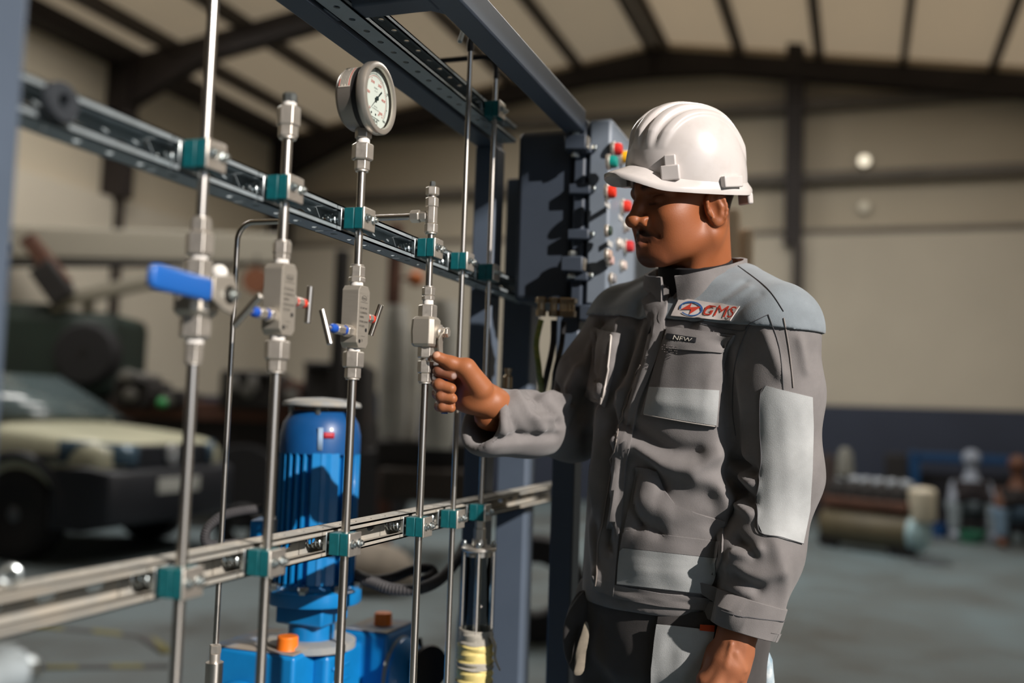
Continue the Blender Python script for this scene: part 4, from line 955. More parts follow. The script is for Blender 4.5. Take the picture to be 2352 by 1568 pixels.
# cover jacket surface used by the trim includes the yoke
TV = np.concatenate([JV, YV]); TF = np.concatenate([JF, YF+len(JV)]); TS = Surf(TV, TF)
def lay(name, top, bot, mat, off=.0025, th=.003, puff=0.0, nu=24, nv=18, left=None, right=None, nz=0.0, label=None, parent=None, surf=None, smooth=50):
    G, Nn = (surf or JS).patch(top, bot, nu, nv, off, puff, left, right, nz)
    return sheet(G, Nn, th).build(name, mat, parent or jk, smooth=smooth, label=label, weld=True), Surf(G.reshape(-1, 3), np.array([(i*G.shape[1]+j, i*G.shape[1]+j+1, (i+1)*G.shape[1]+j+1, (i+1)*G.shape[1]+j) for i in range(G.shape[0]-1) for j in range(G.shape[1]-1)]))
def piping(pts, r=.0012, mat=None, name='piping', surf=None, off=.003, n=30, parent=None):
    return MB().tube((surf or JS).line(pts, n, off), r, 6).build(name, mat or m_pip, parent or jk)
# front placket and zip
lay('placket', [(1478, 690), (1540, 640)], [(1366, 1352), (1412, 1368)], m_jk, off=.005, th=.006, nu=8, nv=40, left=[(1478, 690), (1492, 740), (1470, 830), (1432, 930), (1402, 1080), (1378, 1230), (1366, 1352)], right=[(1540, 640), (1532, 720), (1520, 800), (1470, 920), (1440, 1060), (1424, 1230), (1412, 1368)], nz=.0006, surf=TS)
piping([(1476, 840), (1436, 935), (1404, 1080), (1382, 1230), (1370, 1340)], .0011, M('zip_tape', '#8a817a', .7), 'zip_edge', JS, .006)
# left chest pocket: sleeve pocket with flap and pale lower panel
p1, ps = lay('chest_pocket', [(1535, 752), (1690, 770)], [(1476, 952), (1646, 980)], m_jk, off=.007, th=.010, puff=.008, nu=30, nv=30, left=[(1535, 752), (1520, 800), (1496, 880), (1476, 952)], right=[(1690, 770), (1672, 810), (1652, 880), (1646, 980)], nz=.0007)
lay('pocket_panel', [(1492, 888), (1651, 896)], [(1478, 950), (1645, 977)], m_jl, off=.0016, th=.002, nu=24, nv=12, parent=p1, surf=ps, label='pale lower panel of the chest pocket')
lay('pocket_flap', [(1534, 752), (1688, 770)], [(1524, 800), (1668, 812)], m_jk, off=.004, th=.003, nu=24, nv=10, parent=p1, surf=ps, nz=.0005)
piping([(1672, 805), (1656, 860), (1650, 920), (1646, 974)], .0013, surf=ps, parent=p1, off=.001)
piping([(1480, 951), (1560, 966), (1642, 979)], .0010, surf=ps, parent=p1, off=.001)
lb_, ls = lay('brand_label', [(1535, 768), (1601, 778)], [(1533, 780), (1599, 789)], M('label_black', '#1d1f24', .7), off=.0055, th=.001, nu=14, nv=5, parent=p1, surf=ps)
def surf_text(txt, size, pc, pu, surf, mat, name, parent, off=.0006, sx=1.0, squash=1.0, shear=0.0):
    c, n = surf.hit(*pc); u, _ = surf.hit(*pu); u = _n(u-c); u = _n(u-n*(u@n)); v = np.cross(n, u); V, F = text_mesh(txt, size)
    mb = MB(); P = []
    V[:, 0] += shear*V[:, 1]
    for x, y, _ in V:
        w = c+u*x*sx+v*y*squash; r = surf.t.find_nearest(Vector(w)); q = np.array(r[0]); P.append(q+n*off)
    return mb.add(P, F).build(name, mat, parent, smooth=0)
surf_text('NEW', .0135, (1567, 779), (1590, 783), ls, M('label_white', '#d9d4c8', .7), 'label_lettering', lb_, .0010, 1.15, .9)
gp = MB()
for k in range(8):
    for j in range(4):
        if (k*7+j*5) % 3: c, n = ps.hit(1526+k*4.4, 793+j*5+k*.6); gp.box(c+n*.0046, (.0016, .0016, .0006))
gp.build('faded_print', M('faded_print', '#8c8480', .9), p1, smooth=0)
# GMS badge on the yoke
bd, bs = lay('chest_badge', [(1562, 686), (1701, 704)], [(1543, 726), (1679, 737)], M('badge_white', '#d9d0cb', .8, var=.1, vscale=60), off=.0035, th=.0025, nu=24, nv=10, surf=TS, label='white badge with blue and red oval mark and red GMS lettering')
m_bred = M('badge_red', '#cf4330', .75); m_bblue = M('badge_blue', '#2f5f9c', .75)
surf_text('GMS', .036, (1651, 715), (1675, 718), bs, m_bred, 'badge_lettering', bd, .0012, .86, .80, .25)
def on_badge(pts, mat, name):
    P = [(lambda h: h[0]+h[1]*.0012)(bs.hit(a, b)) for a, b in pts]; return P
rg = MB(); n_ = 26
for k in range(n_):
    a = 2*math.pi*k/n_+.6
    if k in (8, 9): continue
    q = []
    for aa, rr in ((a, 1), (a+2*math.pi/n_, 1), (a+2*math.pi/n_, .80 if 13 < k < 24 else .86), (a, .80 if 13 < k < 24 else .86)): q.append((1588+27*rr*math.cos(aa), 709+17*rr*math.sin(aa)+4*rr*math.cos(aa)*.3))
    rg.add(on_badge(q, None, ''), [(0, 1, 2, 3)])
rg.build('badge_ring', m_bblue, bd, smooth=0)
MB().add(on_badge([(1564, 711), (1590, 696), (1586, 706), (1612, 704), (1584, 722), (1588, 711)], None, ''), [(0, 1, 2, 5), (2, 3, 4, 5)]).build('badge_bolt', m_bred, bd, smooth=0)
# right chest pocket in shade
p2, ps2 = lay('chest_pocket', [(1362, 754), (1426, 768)], [(1345, 910), (1392, 936)], m_jk, off=.008, th=.010, puff=.008, nu=16, nv=24, left=[(1362, 754), (1358, 830), (1345, 910)], right=[(1426, 768), (1410, 850), (1392, 936)], nz=.0008)
piping([(1404, 770), (1396, 850), (1380, 930)], .0022, surf=ps2, parent=p2, off=.002)
# lower front pocket with curved mouth, band and pale panel
p3, ps3 = lay('hip_pocket', [(1462, 1072), (1510, 1080), (1522, 1118), (1552, 1160), (1600, 1178), (1664, 1196)], [(1418, 1342), (1628, 1366)], m_jk, off=.004, th=.006, puff=.003, nu=34, nv=30, left=[(1462, 1072), (1446, 1160), (1428, 1260), (1418, 1342)], right=[(1664, 1196), (1660, 1280), (1628, 1366)], nz=.0008)
lay('pocket_band', [(1428, 1216), (1662, 1244)], [(1422, 1256), (1657, 1282)], m_jk, off=.0018, th=.002, nu=26, nv=8, parent=p3, surf=ps3)
lay('pocket_panel', [(1422, 1257), (1656, 1283)], [(1418, 1340), (1628, 1364)], m_jl, off=.0016, th=.002, nu=26, nv=14, parent=p3, surf=ps3, nz=.0004, label='pale lower panel of the hip pocket')
piping([(1512, 1082), (1524, 1120), (1554, 1160), (1602, 1178), (1660, 1196)], .0007, m_seam, 'seam', ps3, .001, parent=p3)
# hem band, cuffs, elbow patch
lay('hem_band', [(1362, 1322), (1412, 1342), (1520, 1362), (1650, 1375)], [(1372, 1352), (1412, 1372), (1520, 1392), (1640, 1402)], m_jk, off=.004, th=.007, nu=34, nv=6, nz=.0010)
ep, es = lay('elbow_patch', [(1760, 886), (1864, 912)], [(1752, 1226), (1842, 1248)], m_jl, off=.0030, th=.003, nu=22, nv=40, left=[(1760, 886), (1748, 905), (1747, 980), (1750, 1060), (1742, 1130), (1741, 1200), (1752, 1226)], right=[(1864, 912), (1866, 980), (1864, 1080), (1858, 1170), (1842, 1248)], nz=.0004, label='pale blue-grey elbow patch')
piping([(1760, 886), (1748, 905), (1747, 980), (1750, 1060), (1742, 1130), (1741, 1200), (1752, 1226), (1800, 1236), (1842, 1248)], .0007, m_seam, 'seam', JS, .0032, 60)
def ringof(path_o, d, r, n=40, sx=1.0):
    u, v, w = frame_of(d); return [path_o+r*(math.cos(a)*u*sx+math.sin(a)*v) for a in np.arange(n)/n*2*math.pi]
def cuff(name, cut, d, length, surfn, up=.0035, rin=.040, tilt=None):
    nrm = tilt if tilt is not None else d; n = 48; u, v, w = frame_of(nrm); R = []
    for t, o in ((-1, .0), (-.98, up), (-.5, up+.0006), (-.02, up), (0, up-.001), (0, -.004), (-.2, -.006)):
        c = cut+d*length*t*.999-d*.0015; ring = []
        for a in np.arange(n)/n*2*math.pi:
            e = math.cos(a)*u+math.sin(a)*v; r = surfn.t.ray_cast(Vector(c+e*.16-d*.004), Vector(-e)); q = np.array(r[0]) if r[0] is not None else c+e*.05
            ring.append(q+e*o+d*.004*(t > -.05))
        R.append(ring)
    return MB().rings(R, True, False, False).build(name, m_jk, jk, smooth=40)
cuff('cuff', LCUT, LD, .052, JS)
piping([(1660, 1398), (1720, 1416), (1800, 1424)], .0008, m_seam, 'seam', JS, .0045)
# seams
for pts in ([(1530, 735), (1600, 742), (1700, 760), (1718, 745), (1765, 722)], [(1680, 600), (1760, 660), (1800, 715)], [(1765, 722), (1790, 800), (1800, 900)], [(1720, 745), (1690, 830), (1682, 930), (1690, 1000)]):
    piping(pts, .0006, m_seam, 'seam', TS, .0008)
piping([(1800, 730), (1812, 800), (1822, 890)], .0010, M('fold_thread', '#8f8884', .8), 'seam', TS, .001)
# --- stand collar, open at the front, leaning off the neck
def collar():
    n = 44; rows = []
    for t in np.linspace(0, 1, 9):
        ring = []
        for k in range(n):
            a = math.radians(-170)+math.radians(340)*k/(n-1)           # 0 = nape
            dirn = -BF*math.cos(a)+BL*math.sin(a)
            fr = (1-math.cos(a))/2                                   # 1 at the front
            base = neck0+HUP*(-.012-.052*fr**1.3); r0 = .084+.010*fr+.012*abs(math.sin(a))
            hgt = .072-.006*fr; r1 = .072+.012*fr+.010*abs(math.sin(a))
            p = base+dirn*(r0+(r1-r0)*t)+HUP*hgt*t+BF*(-.004+.028*fr*t)+dirn*.002*math.sin(k*1.3)*t
            p = p+dirn*.0025*math.sin(k*.9+t*5)
            ring.append(p)
        rows.append(ring)
    G = np.array(rows); Nn = np.zeros_like(G); gu = np.gradient(G, axis=1); gv = np.gradient(G, axis=0); Nn = np.cross(gu, gv); Nn /= np.linalg.norm(Nn, axis=2)[..., None]
    c = G.mean((0, 1)); 
    if (Nn*(G-c)).sum() < 0: Nn = -Nn
    return sheet(G, Nn, .006).build('collar', m_jk, jk, smooth=60, weld=True)
collar()
_nd = _n(h2w((-.02, 0, -.03))-neck0); MB().lathe([(.072, -.05), (.070, 0), (.0675, .03), (.0665, .052), (.063, .054)], neck0-_nd*.01+BF*.012, _nd, 40, caps=False).build('undershirt_neck', M('undershirt', '#141316', .9), jk)  # dark inner shirt; its black also holds the shade under the chin
# --- trousers
def trouser_sdf(P):
    d = s_chain(P, [PEL+HUP*.06-BF*.005, PEL-HUP*.02], [.145, .150], .03)
    q = P-(PEL+HUP*.0); d = smin(d, s_ell(np.stack([q@BL, q@BF, q[:, 2]], 1), (0, 0, .0), (.175, .125, .14)), .03)
    d = np.maximum(d, s_ell(np.stack([q@BL, q@BF, q[:, 2]*.0], 1), (0, 0, 0), (.178, .128, .2)))
    d = smin(d, s_chain(P, [HIPL-HUP*.02, KNL, ANL-HUP*.02], [.098, .082, .075], .03), .03)
    d = smin(d, s_chain(P, [HIPR-HUP*.02, KNR, ANR-HUP*.02], [.098, .082, .075], .03), .03)
    return smax(d, s_plane(P, (0, 0, HEM+.03), HUP), .005)
al = np.array([PEL, ANL, ANR]); V, F = surfnet(trouser_sdf, al.min(0)-.26, al.max(0)+.26, .007)
V = V+vnormals(V, F)*(nz3(V, 9.0)*.008)[:, None]
tr = link_mesh('trousers', V, F, m_tr, man, smooth=180, label='dark grey work trousers'); TRS = Surf(V, F)
def layt(name, *a, **k): return lay(name, *a, parent=tr, surf=TRS, **k)
layt('thigh_pocket', [(1516, 1398), (1660, 1410)], [(1484, 1640), (1620, 1650)], m_tr, off=.006, th=.008, puff=.004, nu=20, nv=22)
layt('thigh_panel', [(1514, 1432), (1640, 1446)], [(1486, 1640), (1610, 1650)], m_jl, off=.013, th=.003, nu=20, nv=20, nz=.0008, label='pale panel on the thigh pocket')
layt('orange_tab', [(1612, 1433), (1640, 1436)], [(1611, 1446), (1639, 1449)], M('orange_tab', '#c2481c', .7), off=.016, th=.003, nu=5, nv=4)
# holster pocket swinging off the far hip
hp = []
for t, (cx_, cy_, w) in enumerate([(1350, 1352, 16), (1340, 1385, 30), (1322, 1420, 30), (1316, 1470, 26), (1325, 1520, 24), (1330, 1545, 16)]):
    c = dep(cx_, cy_, 1.86); s = 1.86/FPX; hp.append([c+CR*w*s*math.cos(a)*(1+.15*math.sin(3*a+t))+CF*w*s*.55*math.sin(a)+CU*.004*math.sin(5*a+t) for a in np.arange(20)/20*2*math.pi])
MB().rings(hp).build('holster_pocket', m_tr, tr, smooth=60, subd=1)
hp = []
for t, (cx_, cy_, w) in enumerate([(1350, 1425, 4), (1348, 1450, 9), (1344, 1475, 11), (1339, 1500, 13), (1336, 1520, 11), (1332, 1542, 13), (1330, 1552, 6)]):
    c = dep(cx_-4, cy_, 1.825); s = 1.83/FPX; hp.append([c+CR*w*s*math.cos(a)*(1+.28*math.sin(3*a+1.7*t))+CF*w*s*.4*math.sin(a) for a in np.arange(16)/16*2*math.pi])
MB().rings(hp).build('pocket_lining', M('lining_cream', '#8d8475', .9, var=.4, vscale=30), tr, smooth=60, subd=1, label='pale lining bulging out of the holster pocket')
for A in (ANL, ANR):
    R = []
    for t, x, w, h in ((0, -.085, .032, .05), (0, -.06, .042, .11), (0, .0, .046, .10), (0, .08, .046, .07), (0, .15, .048, .06), (0, .185, .034, .035)):
        c = A*np.array([1, 1, 0])+BF*x; R.append([c+BL*w*math.cos(a)+HUP*max(0, h/2+h/2*math.sin(a)) for a in np.arange(16)/16*2*math.pi])
    MB().rings(R).build('boot', m_blk, man, smooth=60)
# rolled white and blue cloth tucked behind the hip
cb = []
for (cx_, cy_, w) in ((1744, 1478, 14), (1752, 1510, 20), (1755, 1560, 22), (1752, 1620, 22), (1748, 1680, 18)):
    c = dep(cx_, cy_, 1.80); s = 1.8/FPX; cb.append([c+CR*w*s*math.cos(a)+CF*.03*math.sin(a) for a in np.arange(16)/16*2*math.pi])
MB().rings(cb).build('work_glove', M('glove_white', '#cfd6d8', .8, var=.9, col2='#4f7f98', vscale=30), label='white and blue work glove hanging behind the worker\'s hip', cat='glove', smooth=60)
# --- hard hat
hat = empty('hard_hat', h2w((0, 0, .03)), 'white ridged hard hat with a peak worn by the worker', 'hard hat')
m_hat = M('hat_plastic', '#d3cdca', .3, var=.25, col2='#b0a79e', vscale=40, coat=.35, wear=.36)
HHP = 0.0; cc, ss = math.cos(HHP), math.sin(HHP)
HRL = math.radians(9)
def hat_pt(x, y, z): return h2w((-.006+x, y*math.cos(HRL)+z*math.sin(HRL)-.006, .042+z*math.cos(HRL)-y*math.sin(HRL)+x*.087))
_ED = np.array([0, 20, 41, 67, 94, 127, 160, 180.]); _EZ = [.022, .015, .001, .0, .0, .001, .006, .004]; _JZ = [.034, .028, .014, .011, .010, .011, .016, .014]
_dg = np.abs((np.arange(720)*.5+180) % 360-180); _kw = np.hanning(41); _kw /= _kw.sum()
def _sm(v): q = np.interp(_dg, _ED, v); q = np.r_[q[-60:], q, q[:60]]; return np.convolve(q, _kw, 'same')[60:-60]
_EZ, _JZ = _sm(_EZ), _sm(_JZ)
def rim(th):
    c = math.cos(th); f = max(0, c); i = int(round(math.degrees(th)*2)) % 720; return .007+.041*f**2.2+.004*max(0, -c), _EZ[i], _JZ[i]
NU, NV = 200, 76; A_, B_, H_ = .1175, .102, .149; R = []
for j in range(NV):
    ph = (math.pi/2)*(j/(NV-1)); cr_ = math.cos(ph)**.80; sz = math.sin(ph)**.92
    ring = []
    for i in range(NU):
        th = 2*math.pi*i/NU; x = A_*math.cos(th)*cr_*(1+.02*math.cos(th)); y = B_*math.sin(th)*cr_; z = H_*sz+rim(th)[2]*(1-sz)**1.5
        nx, ny, nz_ = x/A_**2, y/B_**2, z/H_**2; L = math.sqrt(nx*nx+ny*ny+nz_*nz_)+1e-9
        rid = 0.0
        if z > .03:
            f = min(1, max(0, (z-.066)/.03)) if x > 0 else min(1, max(0, (z-.050)/.03))
            yy = abs(y)
            def bumpf(c, w): return 1/(1+math.exp(-(w-abs(yy-c))/.0010))
            rid = f*(.0085*bumpf(0, .0100)+.0080*bumpf(.0265, .0080)+.0058*bumpf(.050, .0065))
        ring.append(hat_pt(x+nx/L*rid, y+ny/L*rid, z+nz_/L*rid))
    R.append(ring)
MB().rings(R, True, False, True).build('shell', m_hat, hat, smooth=180, solid=0)
# rim and peak
R = []
for (k, h) in ((0, .004), (.35, .0015), (.8, -.001), (1, -.0035), (1.0, -.0105), (.8, -.0085), (.3, -.004), (0, -.003)):
    ring = []
    for i in range(NU):
        th = 2*math.pi*i/NU; o, ez, jz = rim(th)
        x = (A_*(1+.02*math.cos(th))+o*k)*math.cos(th); y = (B_+o*k*.75)*math.sin(th); ring.append(hat_pt(x, y, jz+(ez+.0035-jz)*k+h))
    R.append(ring)
R.append(R[0]); MB().rings(R, True, False, False).build('brim', m_hat, hat, smooth=70)
R = []
for (k, h) in ((-.0005, 0), (-.0005, .006), (-.004, .006), (-.004, -.0)):
    R.append([hat_pt((A_*(1+.02*math.cos(t))+k)*math.cos(t), (B_+k)*math.sin(t), h-.016) for t in np.arange(NU)/NU*2*math.pi])
def lug(x, y, w, h, d, z, name='slot_lug'):
    th = math.atan2(y/B_, x/A_); c = np.array(hat_pt(A_*math.cos(th), B_*math.sin(th), z)); n = _n(h2w((math.cos(th)/A_, math.sin(th)/B_, .0))-HO); t = _n(np.cross(hu, n))
    MB().box(c+n*d*.3, (w, d, h), np.stack([t, n, hu], 1)).build(name, m_hat, hat, bevel=.0025, seg=3)
lug(.085, .068, .032, .026, .014, .026); lug(.085, .068, .020, .042, .010, .036); lug(-.020, .098, .046, .020, .012, .016); lug(.085, -.068, .032, .026, .014, .008)
# suspension band and nape strap
R = []
for (r, z) in ((.0, .016), (.0, -.006), (-.002, -.006), (-.002, .016)):
    R.append([hat_pt((.106+r)*math.cos(t), (.084+r)*math.sin(t), z) for t in np.arange(60)/60*2*math.pi])
R.append(R[0]); MB().rings(R, True, False, False).build('headband', M('band_dark', '#3a302d', .7), hat)
MB().box(hat_pt(-.085, .066, -.014), (.012, .03, .020), HM.T).build('nape_strap', m_hat, hat, bevel=.003)
# ------------------------------------------------------------------ control box on the frame
m_box = M('box_paint', '#3f4855', .5, var=.12, vscale=6); m_boxl = M('box_paint_light', '#7c8794', .45, var=.1, vscale=8); m_brass = M('nickel_gland', '#b7a58a', .32, 1.0)
cb_ = empty('control_panel', (-.62, 2.3, 1.49), 'grey cast control box with coloured push buttons behind the worker', 'control box')
MB().span((-.735, 2.10, 1.497), (-.600, 2.62, 1.882)).build('enclosure', m_box, cb_, bevel=.014, seg=3)
MB().span((-.600, 2.085, 1.482), (-.572, 2.635, 1.900)).build('flange', m_box, cb_, bevel=.006)
door = MB().span((-.568, 2.088, 1.485), (-.515, 2.632, 1.897)).build('door', m_boxl, cb_, bevel=.008)
for z in (1.55, 1.64, 1.74, 1.83):
    MB().span((-.606, 2.072, z-.012), (-.556, 2.090, z+.012)).build('bolt_lug', m_box, door, bevel=.004); MB().hexn((-.556, 2.08, z), (-.546, 2.08, z), .012).build('bolt', m_zinc, door)
for z in (1.572, 1.838):
    h_ = MB().span((-.612, 2.050, z-.017), (-.562, 2.088, z+.017)).build('hinge', m_box, cb_, bevel=.004)
    MB().hexn((-.59, 2.067, z+.017), (-.59, 2.067, z+.030), .016).build('hinge_bolt', m_zinc, h_); MB().hexn((-.59, 2.067, z-.030), (-.59, 2.067, z-.017), .016).build('hinge_bolt', m_zinc, h_)
    MB().span((-.562, 2.052, z-.013), (-.560, 2.078, z+.013)).build('hinge_plate', M('alu_plate', '#b9b2a6', .4, .8), h_)
MB().span((-.575, 2.075, 1.452), (-.545, 2.13, 1.487)).build('foot_bracket', m_box, cb_, bevel=.004)
def button(px, py, col, r=.014, L=.022, nm='push_button', em=None):
    p = onx(px, py, -.508); c = M('btn_'+col, col, .35, coat=.3)
    b = MB().lathe([(r*1.25, 0), (r*1.25, .006), (r*1.05, .008)], (-.515, p[1], p[2]), X_, 20).build('button_ring', m_sn, cb_)
    MB().lathe([(r, .006), (r, L*.75), (r*.8, L), (r*.2, L*1.05)], (-.515, p[1], p[2]), X_, 20).build(nm, c, cb_)
for a in ((1413, 343, '#d6322c'), (1431, 361, '#eeb01c'), (1402, 372, '#0f8f84'), (1398, 441, '#e0341e'), (1434, 474, '#dd3a2c'), (1440, 566, '#c9353a')): button(*a)
for a in ((1398, 530, '#33443c'), (1402, 598, '#c9a9a4'), (1424, 560, '#cfc6bd'), (1398, 585, '#b9a092'), (1432, 610, '#c9b8b0'), (1408, 640, '#8b8a8d'), (1440, 520, '#a9a5a0')): button(*a, r=.011, L=.014, nm='selector')
for (px, py) in ((1398, 470), (1404, 560), (1428, 500)):
    p = onx(px, py, -.512); MB().span((-.516, p[1]-.02, p[2]-.006), (-.5135, p[1]+.02, p[2]+.006)).build('name_plate', M('plate_pale', '#b9bab8', .5), cb_)
for i, (px, py) in enumerate(((1243, 703), (1272, 706), (1292, 712), (1312, 706), (1300, 718))):
    p = dep(px, py, 2.14); p[2] = 1.497; mb = MB().hexn(p-Z_*.012, p, .022); mb.cyl(p-Z_*.026, p-Z_*.012, .008, n=14); mb.hexn(p-Z_*.040, p-Z_*.026, .019); mb.build('cable_gland', m_brass, cb_, smooth=25)
def cable(pts, r, mat, name, label, cat='cable', n=40, group=None): return MB().tube(smooth_path(pts, n), r, 10).build(name, mat, label=label, cat=cat, group=group)
cable([dep(1272, 735, 2.14), dep(1270, 790, 2.14), dep(1258, 850, 2.13), dep(1240, 920, 2.30), dep(1200, 1010, 2.78), dep(1178, 1300, 2.80), dep(1172, 1600, 2.80)], .0065, m_blk, 'power_cable', 'left black cable dropping from the control box glands')
cable([dep(1294, 738, 2.14), dep(1290, 790, 2.14), dep(1276, 850, 2.13), dep(1262, 920, 2.32), dep(1208, 1010, 2.80), dep(1192, 1300, 2.82), dep(1186, 1600, 2.82)], .0060, m_blk, 'power_cable', 'right black cable dropping from the control box glands')
pe = [dep(1243, 735, 2.13), dep(1232, 790, 2.12), dep(1238, 850, 2.11), dep(1238, 920, 2.28), dep(1185, 1010, 2.76), dep(1164, 1600, 2.78)]
cable(pe, .0062, M('earth_green', '#66803f', .5, var=.7, col2='#a39c4a', vscale=90), 'earth_cable', 'green and yellow earth cable under the control box')
p = dep(1166, 870, 2.10); MB().lathe([(.010, -.02), (.010, .004), (.006, .008), (.006, .014), (.008, .016), (.008, .022)], p, Z_, 14).build('drain_cock', m_brass, label='small brass and chrome cock beside the frame post', cat='fitting')
# ------------------------------------------------------------------ blue motor and dosing pump
m_pb = M('pump_blue', '#0f7cc0', .38, var=.18, vscale=9, coat=.2); m_pd = M('motor_blue_dark', '#12508c', .4, var=.2, vscale=10, coat=.2)
m_dust = M('blue_dusty_top', '#9a958a', .75, var=.5, col2='#5f7f9c', vscale=18); m_or = M('orange_plug', '#e8761e', .45)
PD = 2.2; K = PD/2.6; PA = dep(728, 1180, PD)[:2]; ax = np.array((PA[0], PA[1], 0.)); u = PD/FPX
def zp(py): return zat(PA[0], PA[1], py)
def cap_(py): return ax+Z_*zp(py)
mo = empty('electric_motor', cap_(1378), 'blue finned electric motor standing upright behind the rack', 'motor')
MB().lathe([(.05, 0), (91*u*.98, .0), (91*u, .003), (91*u*.97, .010), (60*u, .018), (.002, .021)], cap_(934), Z_, 40).build('rain_cap', m_dust, mo)
for k in range(4):
    a = k*math.pi/2+.4; c = cap_(952)+70*u*np.array((math.cos(a), math.sin(a), 0)); MB().cyl(c, c+Z_*(zp(930)-zp(952)), .006, n=8).build('cap_stud', m_zinc, mo)
h = zp(944)-zp(1040)
MB().lathe([(92*u, 0), (92.5*u, h*.1), (92*u, h*.45), (86*u, h*.72), (74*u, h*.92), (66*u, h), (.002, h)], cap_(1040), Z_, 44).build('fan_cowl', m_pd, mo)
h = zp(1036)-zp(1330); mb = MB(); mb.cyl(cap_(1330), cap_(1036), 78*u, n=40); mb.build('stator_body', m_pb, mo)
for k in range(30):
    a = 2*math.pi*k/30+.05; e = np.array((math.cos(a), math.sin(a), 0)); t = np.array((-math.sin(a), math.cos(a), 0)); w = .0032 if k not in (25, 26) else .02
    c = cap_(1183)+e*84*u; MB().box(c, (16*u, w*2, h), np.stack([e, t, Z_], 1)).build('cooling_fin', m_pb, mo, bevel=.001, seg=1)
tb = MB(); c = ax-.944*CR*0+Z_*zp(1240); d_ = -_n(CR*np.array([1, 1, 0])); t_ = np.cross(Z_, d_)
cc_ = ax+d_*.130*K+Z_*((zp(1195)+zp(1262))/2); MB().box(cc_, (.062*K, .090*K, zp(1195)-zp(1262)), np.stack([d_, t_, Z_], 1)).build('terminal_box', m_pb, mo, bevel=.004)
MB().box(cc_-d_*.035+Z_*.02, (.05, .08, .03), np.stack([d_, t_, Z_], 1)).build('terminal_seat', m_dust, mo, bevel=.004)
lbp = ax+Z_*zp(1000)
for (a0, a1, z0_, z1_, mt, nm) in ((-.62, -.36, 990, 1003, M('plate_red', '#b02a3a', .5), 'red_plate'), (-.98, -.86, 980, 1030, M('plate_white', '#8fa8c4', .5), 'white_print')):
    base = math.atan2(-CF[1], -CF[0]); aa = np.linspace(base-a0-.35, base-a1-.35, 6) if False else np.linspace(base+.62+a0, base+.62+a1, 6)+(.25 if nm == 'red_plate' else .48)
    G = np.array([[ax+(93*u)*np.array((math.cos(a), math.sin(a), 0))+Z_*zp(q) for a in aa] for q in (z0_, z1_)]); MB().grid(G).build(nm, mt, mo, solid=.001)
h = zp(1328)-zp(1378)
MB().lathe([(86*u, -.0), (108*u, 0), (110*u, .004), (110*u, h*.6), (106*u, h*.66), (92*u, h*.7), (84*u, h)], cap_(1378), Z_, 44).build('flange', m_pb, mo)
for k in range(8):
    a = 2*math.pi*k/8+.3; c = cap_(1378)+100*u*np.array((math.cos(a), math.sin(a), 0)); MB().hexn(c+Z_*h*.6, c+Z_*(h*.6+.016), .020).build('flange_bolt', m_zinc, mo)
pm = empty('dosing_pump', (PA[0], PA[1], 0), 'bright blue pump gearbox with orange filler plugs under the motor', 'pump')
MB().box(ax+Z_*((zp(1378)+zp(1425))/2), (150*u*.8, 150*u*.8, zp(1378)-zp(1425)+.002)).build('lantern', m_pb, pm, bevel=.006)
MB().cyl(cap_(1462), cap_(1424), 52*u, n=32).build('input_neck', m_pb, pm)
zt1 = zp(1462); x0, y0 = PA
MB().lathe([(112*u*.9, -.018), (112*u*.9, -.004), (100*u*.9, 0)], cap_(1462), Z_, 36).build('top_plate', m_dust, pm)
ztop = zt1-.012; zlow = .30
m_pt = M('pump_top_dusty', '#8c8377', .8, var=.8, col2='#1f78b4', vscale=7, wear=.42)
MB().span((x0-.20*K, y0-.155*K, zlow), (x0+.045*K, y0+.10*K, ztop)).build('gear_housing', m_pb, pm, bevel=.008, seg=3)
MB().span((x0-.195*K, y0-.15*K, ztop+.0005*K), (x0+.04*K, y0+.095*K, ztop+.004*K)).build('housing_cover', m_pt, pm, bevel=.002)
MB().span((x0+.035*K, y0-.06*K, zlow), (x0+.085*K, y0+.13*K, ztop-.012*K)).build('rib_block', m_pb, pm, bevel=.012, seg=3)
for k in range(4): MB().span((x0+.084*K, y0-.04*K+.0, ztop-.055*K-(.03*k)), (x0+.092*K, y0+.05*K, ztop-.045*K-(.03*k))).build('rib', m_pb, pm, bevel=.003)
MB().span((x0+.02*K, y0+.12*K, zlow), (x0+.16*K, y0+.30*K, ztop+.012*K)).build('end_housing', m_pb, pm, bevel=.010, seg=3)
MB().span((x0+.025*K, y0+.125*K, ztop+.0125*K), (x0+.155*K, y0+.295*K, ztop+.016*K)).build('housing_cover', m_pt, pm, bevel=.002)
MB().lathe([(.10*K, 0), (.10*K, .018), (.075*K, .045), (.05*K, .055)], (x0+.155*K, y0+.20*K, ztop-.11*K), X_, 32).build('pump_head', m_pb, pm)
MB().lathe([(.105*K, -.002), (.085*K, .030)], (x0+.160*K, y0+.20*K, ztop-.11*K), X_, 32, caps=False).build('head_ring', m_dust, pm)
MB().lathe([(.085*K, 0), (.083*K, .02), (.05*K, .03), (.001, .032)], (x0-.10*K, y0-.155*K, ztop-.16*K), -Y_, 36).build('side_cover', m_dust, pm)
MB().torus((x0-.10*K, y0-.160*K, ztop-.16*K), Y_, .078*K, .012*K, 36, 10).build('cover_ring', m_pb, pm)
for c, w in ((np.array((x0-.005*K, y0-.105*K, ztop)), .026*K), (np.array((x0+.10*K, y0+.21*K, ztop+.012*K)), .024*K)):
    MB().lathe([(w*1.05, .003), (w, .006), (w, .028), (w*.92, .031), (w*.001, .031)], c, Z_, 16).build('filler_plug', m_or, pm, smooth=25)
MB().tube([(x0+.17*K, y0+.30*K, ztop-.03*K), (x0+.19*K, y0+.30*K, ztop-.12*K)], .006, 8).build('adjust_rod', M('rod_black', '#1b1c20', .5), pm)
